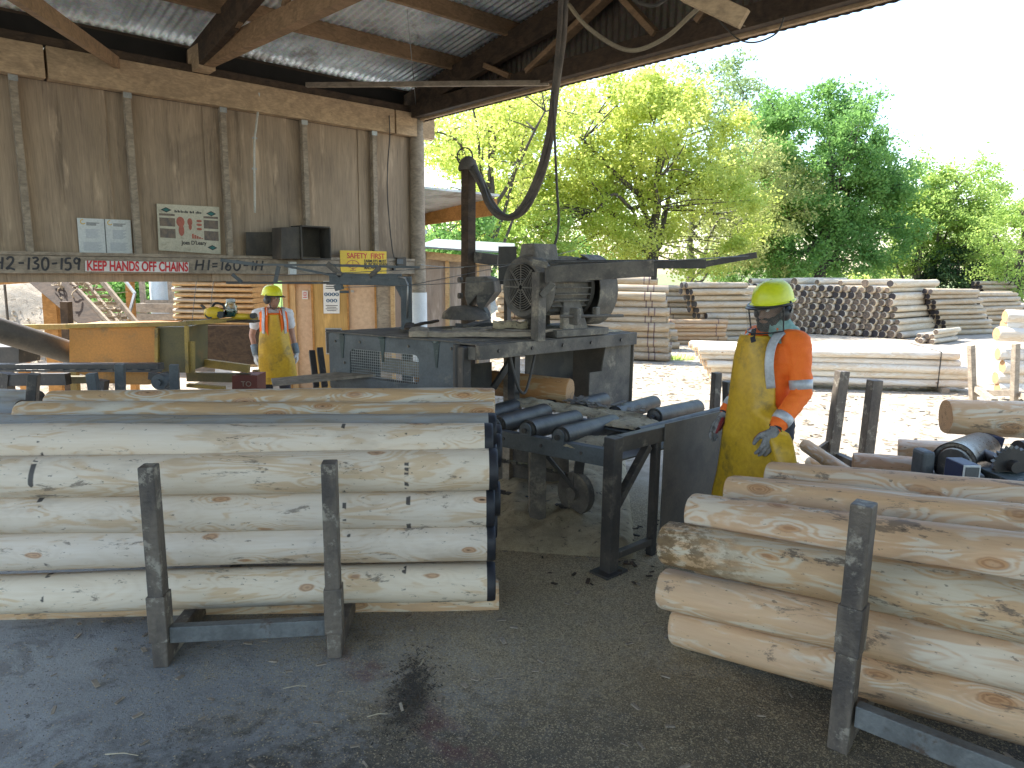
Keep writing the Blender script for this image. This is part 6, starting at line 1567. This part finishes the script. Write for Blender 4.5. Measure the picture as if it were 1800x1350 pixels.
tree('hazy_tree', b, 14, [el(1250,200,Y,85,2.5,80,b), el(1300,290,Y,70,2.5,100,b), el(1330,330,Y,70,2.4,90,b)], M['leaf_blue'], M['bark_pale'],
     'thin bluish-green tree rising hazily behind the lime-green one', 70, 17000, .15, .9, .2, seed=5)
Y = 30; b = tb(1215, Y)
tree('olive_tree', b, 9, [el(1320,330,Y,85,2.4,95,b), el(1260,420,Y,95,2.2,50,b), el(1370,400,Y,55,2,60,b)], M['leaf_olive'], M['bark_pale'],
     'dull olive tree between the lime-green and the dark green crowns', 80, 22000, .12, .7, .2, seed=6)
Y = 31; b = tb(1440, Y)
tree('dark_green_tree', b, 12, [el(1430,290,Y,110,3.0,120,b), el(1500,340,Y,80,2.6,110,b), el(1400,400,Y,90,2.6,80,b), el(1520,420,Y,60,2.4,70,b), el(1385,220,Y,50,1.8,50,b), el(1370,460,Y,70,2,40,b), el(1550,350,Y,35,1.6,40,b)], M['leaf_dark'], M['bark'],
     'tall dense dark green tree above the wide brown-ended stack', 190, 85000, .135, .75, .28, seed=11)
Y = 34; b = tb(1612, Y)
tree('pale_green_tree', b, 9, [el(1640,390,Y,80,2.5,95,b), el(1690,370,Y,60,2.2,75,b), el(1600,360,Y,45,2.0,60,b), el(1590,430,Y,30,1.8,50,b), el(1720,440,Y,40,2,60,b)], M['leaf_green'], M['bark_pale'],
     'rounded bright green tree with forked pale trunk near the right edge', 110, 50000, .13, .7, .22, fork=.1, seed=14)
Y = 33; b = tb(1690, Y)
tree('dark_conifer', b, 3.4, [el(1690,480,Y,60,1.5,42,b), el(1650,500,Y,35,1.4,28,b), el(1735,505,Y,35,1.4,35,b)], M['leaf_pine'], M['bark'],
     'squat blackish evergreen shrub below the rounded bright green tree', 60, 12000, .12, .45, .15, seed=17)
Y = 29; b = tb(1790, Y)
tree('mid_green_tree', b, 8, [el(1785,440,Y,50,2.2,90,b), el(1830,400,Y,60,2.2,100,b), el(1775,500,Y,40,1.8,45,b)], M['leaf_green'], M['bark'],
     'mid-green tree cut off by the right picture edge', 60, 14000, .11, .6, .2, seed=19)
Y = 60; b = tb(1570, Y)
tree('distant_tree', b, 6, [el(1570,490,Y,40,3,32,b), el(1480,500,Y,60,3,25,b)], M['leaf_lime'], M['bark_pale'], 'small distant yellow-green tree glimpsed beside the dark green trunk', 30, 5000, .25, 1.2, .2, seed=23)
for i, (px, py, Y, rx, rz, m_, lb) in enumerate(((800,420,19,75,55,'leaf_dark','shady bush behind the plywood store roof'), (930,420,24,80,45,'leaf_green','green undergrowth behind the big motor'), (1080,440,30,80,45,'leaf_dark','dark bush behind the nearest pole stack'), (1290,470,33,70,38,'leaf_dark','dark bush behind the middle pole stack'), (1450,490,36,120,30,'leaf_dark','dark hedge-like bush behind the wide brown-ended stack'),
                                               (250,510,19,38,34,'leaf_dark','dark bush beyond the wall between elevator and tank'), (110,500,24,90,40,'leaf_dark','dark bush behind the shavings heap'))):
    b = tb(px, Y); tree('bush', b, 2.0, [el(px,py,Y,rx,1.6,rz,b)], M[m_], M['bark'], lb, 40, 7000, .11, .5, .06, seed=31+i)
# ---------------------------------------------------------------- ground
t = NT('yard_ground'); P_ = t.sep(t.coord()); co = t.coord()
aa = t.math('ADD', t.math('MULTIPLY', t.math('SUBTRACT', P_[0], C0.x), W.x), t.math('MULTIPLY', t.math('SUBTRACT', P_[1], C0.y), W.y))
ss = t.math('ADD', t.math('MULTIPLY', t.math('SUBTRACT', P_[0], C0.x), G.x), t.math('MULTIPLY', t.math('SUBTRACT', P_[1], C0.y), G.y))
n1 = t.noise(co, .9, 6, .6); n2 = t.noise(co, 5, 6, .65); n3 = t.noise(co, 60, 5, .7); n4 = t.noise(co, 340, 4, .7)
out = t.math('MAXIMUM', t.step(t.math('ADD', aa, t.math('MULTIPLY', n1, 1.2)), -.3, .9), t.step(t.math('ADD', t.math('MULTIPLY', ss, -1), t.math('MULTIPLY', n1, 1.2)), .0, 1.0))
# worn concrete with dark damp patches
n5 = t.noise(co, 2.6, 8, .72, .5); n6 = t.noise(co, 11, 6, .75)
slab = t.mix(t.step(n1, .35, .62), (.40,.42,.43), (.28,.29,.295)); slab = t.mix(t.math('MULTIPLY', t.step(n5, .50, .62), .55), slab, (.11,.105,.10)); slab = t.mix(t.math('MULTIPLY', t.step(n6, .56, .68), .5), slab, (.055,.052,.05)); slab = t.mix(t.math('MULTIPLY', t.step(n5, .46, .36), .35), slab, (.34,.345,.34))
yb = t.math('ADD', t.math('SUBTRACT', P_[1], t.math('MULTIPLY', P_[0], .33)), t.math('MULTIPLY', t.math('SUBTRACT', t.math('ADD', n5, n6), 1.0), 1.6))
dirt = t.step(yb, 3.15, 2.55)
spot = t.step(t.noise(co, 1.7, 7, .7), .55, .63)
slab = t.mix(t.math('MULTIPLY', t.math('MAXIMUM', dirt, t.math('MULTIPLY', spot, .6)), .9), slab, t.mix(n6, (.024,.021,.018), (.060,.050,.040)))
# sawdust: chip-sized grains whose density falls off away from the machine
cx = t.math('SUBTRACT', P_[0], .55); cy = t.math('SUBTRACT', P_[1], 4.7)
rad = t.math('SQRT', t.math('ADD', t.math('MULTIPLY', t.math('POWER', cx, 2), .75), t.math('MULTIPLY', t.math('POWER', cy, 2), .40)))
near = t.step(t.math('ADD', rad, t.math('MULTIPLY', t.math('SUBTRACT', n5, .5), 2.2)), 2.3, .2)
cell = t.sep(t.vor(co, 150)['Color']); cell2 = t.sep(t.vor(co, 420)['Color'])
right = t.step(t.math('ADD', P_[0], t.math('MULTIPLY', t.math('SUBTRACT', n5, .5), 2.5)), -.9, .3)
dk = t.math('SUBTRACT', 1, t.math('MULTIPLY', dirt, .55))
dens = t.math('ADD', t.math('MULTIPLY', near, .75), t.math('ADD', t.math('MULTIPLY', right, t.math('MULTIPLY', t.step(n2, .35, .65), .40)), .035))
gtone = t.mix(cell[1], (.20,.155,.09), (.64,.51,.31))
slab = t.mix(t.math('MULTIPLY', near, .75), slab, (.36,.28,.165))
dens = t.math('MULTIPLY', dens, dk)
slab = t.mix(t.math('LESS_THAN', cell[0], dens), slab, t.mix(.35, gtone, slab))
slab = t.mix(t.math('MULTIPLY', t.math('LESS_THAN', cell2[0], dens), .6), slab, gtone)
slab = t.mix(t.math('MULTIPLY', t.step(t.noise(co, 22, 6, .7), .60, .70), .6), slab, (.03,.028,.026))
# faded red paint
rx_ = t.math('SUBTRACT', P_[0], t.math('MULTIPLY_ADD', P_[1], -.9, 2.05)); red = t.math('MULTIPLY', t.step(t.math('ABSOLUTE', rx_), .16, .05), t.math('MULTIPLY', t.step(P_[1], 2.2, 2.5), t.step(P_[1], 3.4, 3.1)))
slab = t.mix(t.math('MULTIPLY', t.math('MULTIPLY', red, t.step(n2, .44, .58)), .5), slab, (.14,.035,.05))
# pale outside yard
yard = t.mix(t.step(n2, .38, .62), (.46,.40,.32), (.36,.31,.24)); yard = t.mix(t.step(t.noise(co, 2.2, 7, .7), .55, .66), yard, (.24,.19,.13))
yard = t.mix(t.math('MULTIPLY', t.step(n3, .58, .68), .6), yard, (.18,.14,.10))
far = t.step(P_[1], 45, 60)
yard = t.mix(far, yard, (.16,.19,.07))
c = t.mix(out, slab, yard)
t.bump(t.math('ADD', t.math('MULTIPLY', n2, 1.2), t.math('ADD', t.math('ADD', n3, n6), t.math('MULTIPLY', n4, .6))), .7, .025)
gm = t.fin(c, t.math('MULTIPLY_ADD', n2, .25, .62), 0, .4)
mb = MB(); rows = []
ys = [-40,-20,-10,-5,-2,-1] + [x*.25 for x in range(0, 60)] + [15+x*1.5 for x in range(0, 20)] + [50,70,100,150,230]
xs = [-200,-120,-70,-40,-25,-15,-10] + [-8+x*.25 for x in range(0, 64)] + [8.5,10,13,17,22,30,45,80,140,220]
for y in ys: rows.append([V((x, y, .022*noise.noise(V((x*.9,y*.9,0)))*min(1,max(0,(abs(x)+abs(y)-1)*.3)) if y < 60 else 0)) for x in xs])
for r_ in rows:
    for p in r_:
        d = (p-C0).dot(G); a_ = (p-C0).dot(W)
        if a_ < .3 and d > -.3 : p.z *= .25
g_ = MB().grid(rows).build('ground', gm, smooth='all'); tag(g_, 'yard ground, dark worn concrete under the shed turning to pale sawdust-strewn dirt outside', None, None, 'structure')
# grassy bank behind the left side
rows = []
for i in range(30):
    y = 16+i*1.4; rows.append([V((x, y, -.05+max(0, (y-17))*.115+.12*noise.noise(V((x*.4,y*.4,2))))) for x in [-45+k*1.35 for k in range(33)]])
gb_ = MB().grid(rows).build('grass_bank', M['grassm'], smooth='all'); tag(gb_, 'sunny green grass bank rising beyond the left side of the shed', None, None, 'structure')
# loose chips and crumbs on the slab
def inout(x, y): return (V((x,y,0))-C0).dot(W) < .2
def scatter(name, n, fn, mat, label, sz, cat):
    rnd = random.Random(len(name)*7+n); vs = []; fs = []
    for _ in range(n):
        x, y = fn(rnd); z = .004+.022*noise.noise(V((x*.9,y*.9,0)))*min(1,max(0,(abs(x)+abs(y)-1)*.3))*.25
        L_ = rnd.uniform(*sz); w_ = L_*rnd.uniform(.18,.5); a = rnd.random()*6.28; u_ = V((math.cos(a), math.sin(a), rnd.uniform(-.15,.25)))*L_; v_ = V((-math.sin(a), math.cos(a), 0))*w_
        hh = V((0,0,L_*.12)); p = V((x, y, z)); i0 = len(vs)
        vs += [tuple(p), tuple(p+u_), tuple(p+u_+v_), tuple(p+v_)] + [tuple(q+hh) for q in (p, p+u_, p+u_+v_, p+v_)]
        fs += [tuple(i0+q for q in f) for f in ((3,2,1,0),(4,5,6,7),(0,1,5,4),(1,2,6,5),(2,3,7,6),(3,0,4,7))]
    me = bpy.data.meshes.new(name); me.from_pydata(vs, [], fs); me.materials.append(mat)
    o = bpy.data.objects.new(name, me); col.objects.link(o); return tag(o, label, cat, None, 'stuff')
scatter('sawdust_chips', 15000, lambda r: (r.gauss(.75, .95), r.gauss(3.6, .9)), M['chip'], 'fine pale sawdust and chips strewn round the roller table', (.0022,.0065), 'wood chips')
scatter('sawdust_chips', 7000, lambda r: (r.gauss(.9, .75), r.gauss(2.3, .5)), M['chip'], 'sparse chips on the dark floor in the foreground', (.0022,.006), 'wood chips')
scatter('bark_crumbs', 6000, lambda r: (r.uniform(-2.6, 2.2), r.uniform(1.6, 5)), M['chip_dark'], 'dark bark crumbs scattered over the concrete', (.003,.009), 'bark')
scatter('bark_crumbs', 1300, lambda r: (r.gauss(-.44, .05), r.gauss(2.85, .15)), M['chip_dark'], 'dark clump of bark crumbs right of the left cradle', (.004,.015), 'bark')
scatter('yard_shavings', 5000, lambda r: (lambda a, s: tuple((C0+W*a+G*s)[:2]))(r.uniform(.6, 9), r.uniform(-4, 9)), M['shav'], 'shavings strewn on the sunlit yard', (.02,.09), 'wood shavings')
for (x, y, dx, dy, lb) in ((275,1026-0,0,0,''),):
    pass
for (x0, y0, x1, y1, lb) in ((185,1326,243,1328,'pale straight splinter lying near the bottom left of the floor'), (498,1210,540,1206,'tan splinter lying right below the left cradle'), (645,1260,680,1255,'short tan splinter on the floor left of the dark patch'), (738,1170,750,1150,'upright-looking sliver in the clump of bark crumbs')):
    a, b = onz(x0, y0, .008), onz(x1, y1, .008)
    m_ = a.lerp(b, .5)+V((.004,.006,.004)); tag(MB().tube([a, m_, b], .0022, 6, .0014).build('wood_splinter', M['chip'], origin=a), lb, 'splinter')
scatter('bark_scraps', 260, lambda r: (r.uniform(-2.4, 2.4), r.uniform(1.7, 4.6)), M['timber_grey'], 'larger bark scraps and slivers lying about the shed floor', (.015,.05), 'bark')
scatter('bark_scraps', 120, lambda r: (r.gauss(.9, .5), r.gauss(4.6, .35)), M['timber_dark'], 'bark scraps littering the floor under the roller table', (.02,.07), 'bark')
dh = heap('sawdust_drift', [onz(850,965), onz(1120,985), onz(1140,880)+V((0,1.2,0)), onz(860,880)+V((0,1.2,0))], .16, M['dust'], None, 60, 5, 2.2); tag(dh, 'soft drift of sawdust lying on the floor under the roller table', 'sawdust', None, 'stuff')
# curls on the shavings heap, offcuts on the deck
rnd = random.Random(9); mb = MB()
for _ in range(900):
    a = rnd.random()*6.28; q_ = rnd.random()**.5*.72; c = V((-10.2+4.6*q_*math.cos(a), 13.5+2.8*q_*math.sin(a), 0))
    c.z = 1.62*(math.cos(q_*math.pi)*.5+.5)+.06
    if rnd.random() < .3: a = rnd.random()*6.28; q_ = rnd.random()**.5*.7; c = V((-7.0+1.6*q_*math.cos(a), 10.8+1.4*q_*math.sin(a), .95*(math.cos(q_*math.pi)*.5+.5)+.05))
    r_ = rnd.uniform(.03,.10); w2 = rnd.uniform(.006,.018); ph = rnd.random()*6.28; ax = V((rnd.gauss(0,1), rnd.gauss(0,1), rnd.gauss(0,1))).normalized(); x_ = ax.orthogonal().normalized(); y_ = ax.cross(x_)
    n_ = 7; mb.grid([[c+(x_*math.cos(ph+k*.6)+y_*math.sin(ph+k*.6))*r_-ax*w2, c+(x_*math.cos(ph+k*.6)+y_*math.sin(ph+k*.6))*r_+ax*w2] for k in range(n_)])
tag(mb.build('shaving_curls', M['shav']), 'loose curls of bark and wood lying all over the shavings heaps', 'wood shavings', None, 'stuff')
# tuft of weed at the foot of the stack
p = onz(1187, 632); mb = MB(); rnd = random.Random(4)
for _ in range(160):
    a = rnd.random()*6.28; r_ = rnd.random()*.28; q = p+V((r_*math.cos(a)*1.4, r_*math.sin(a)*.6, .0)); d_ = V((math.cos(a)*.08, math.sin(a)*.08, rnd.uniform(.04,.16))); s_ = V((.02,.01,0))
    mb.add([q, q+s_, q+d_+s_*.3], [(0,1,2)])
tag(mb.build('weed_tuft', M['leaf_green'], origin=p), 'small green weed tuft at the foot of the nearest big stack', 'weed')
# ---------------------------------------------------------------- light and camera
SUN_AZ, SUN_EL = 58, 50        # degrees left of the view, height
w_ = bpy.data.worlds.new('World'); scene.world = w_; w_.use_nodes = True; nt = w_.node_tree
bg = nt.nodes['Background']; sky = nt.nodes.new('ShaderNodeTexSky'); sky.sky_type = 'NISHITA'; sky.sun_disc = False
sky.sun_elevation = R(SUN_EL); sky.sun_rotation = R(-SUN_AZ); sky.air_density = 1.2; sky.dust_density = 1.2; sky.ozone_density = 1.0
nt.links.new(sky.outputs[0], bg.inputs[0]); bg.inputs[1].default_value = .15
sd_ = V((-math.sin(R(SUN_AZ))*math.cos(R(SUN_EL)), math.cos(R(SUN_AZ))*math.cos(R(SUN_EL)), math.sin(R(SUN_EL))))
sl = bpy.data.lights.new('sun', 'SUN'); sl.energy = 4.2; sl.angle = R(.5); sl.color = (1, .955, .88)
so = bpy.data.objects.new('sun', sl); col.objects.link(so); so.rotation_euler = sd_.to_track_quat('Z', 'Y').to_euler(); so.location = sd_*30
cam = bpy.data.cameras.new('camera'); cam.sensor_fit = 'HORIZONTAL'; cam.sensor_width = 36; cam.lens = FPX/1800*36; cam.clip_start = .05; cam.clip_end = 600
co_ = bpy.data.objects.new('camera', cam); col.objects.link(co_); co_.location = (0, 0, CAMH)
co_.rotation_euler = (Matrix.Rotation(R(90)-PIT, 3, 'X') @ Matrix.Rotation(ROL, 3, 'Z')).to_euler()
scene.camera = co_
scene.view_settings.view_transform = 'Standard'; scene.view_settings.look = 'None'; scene.view_settings.gamma = 1; scene.view_settings.exposure = 1.8
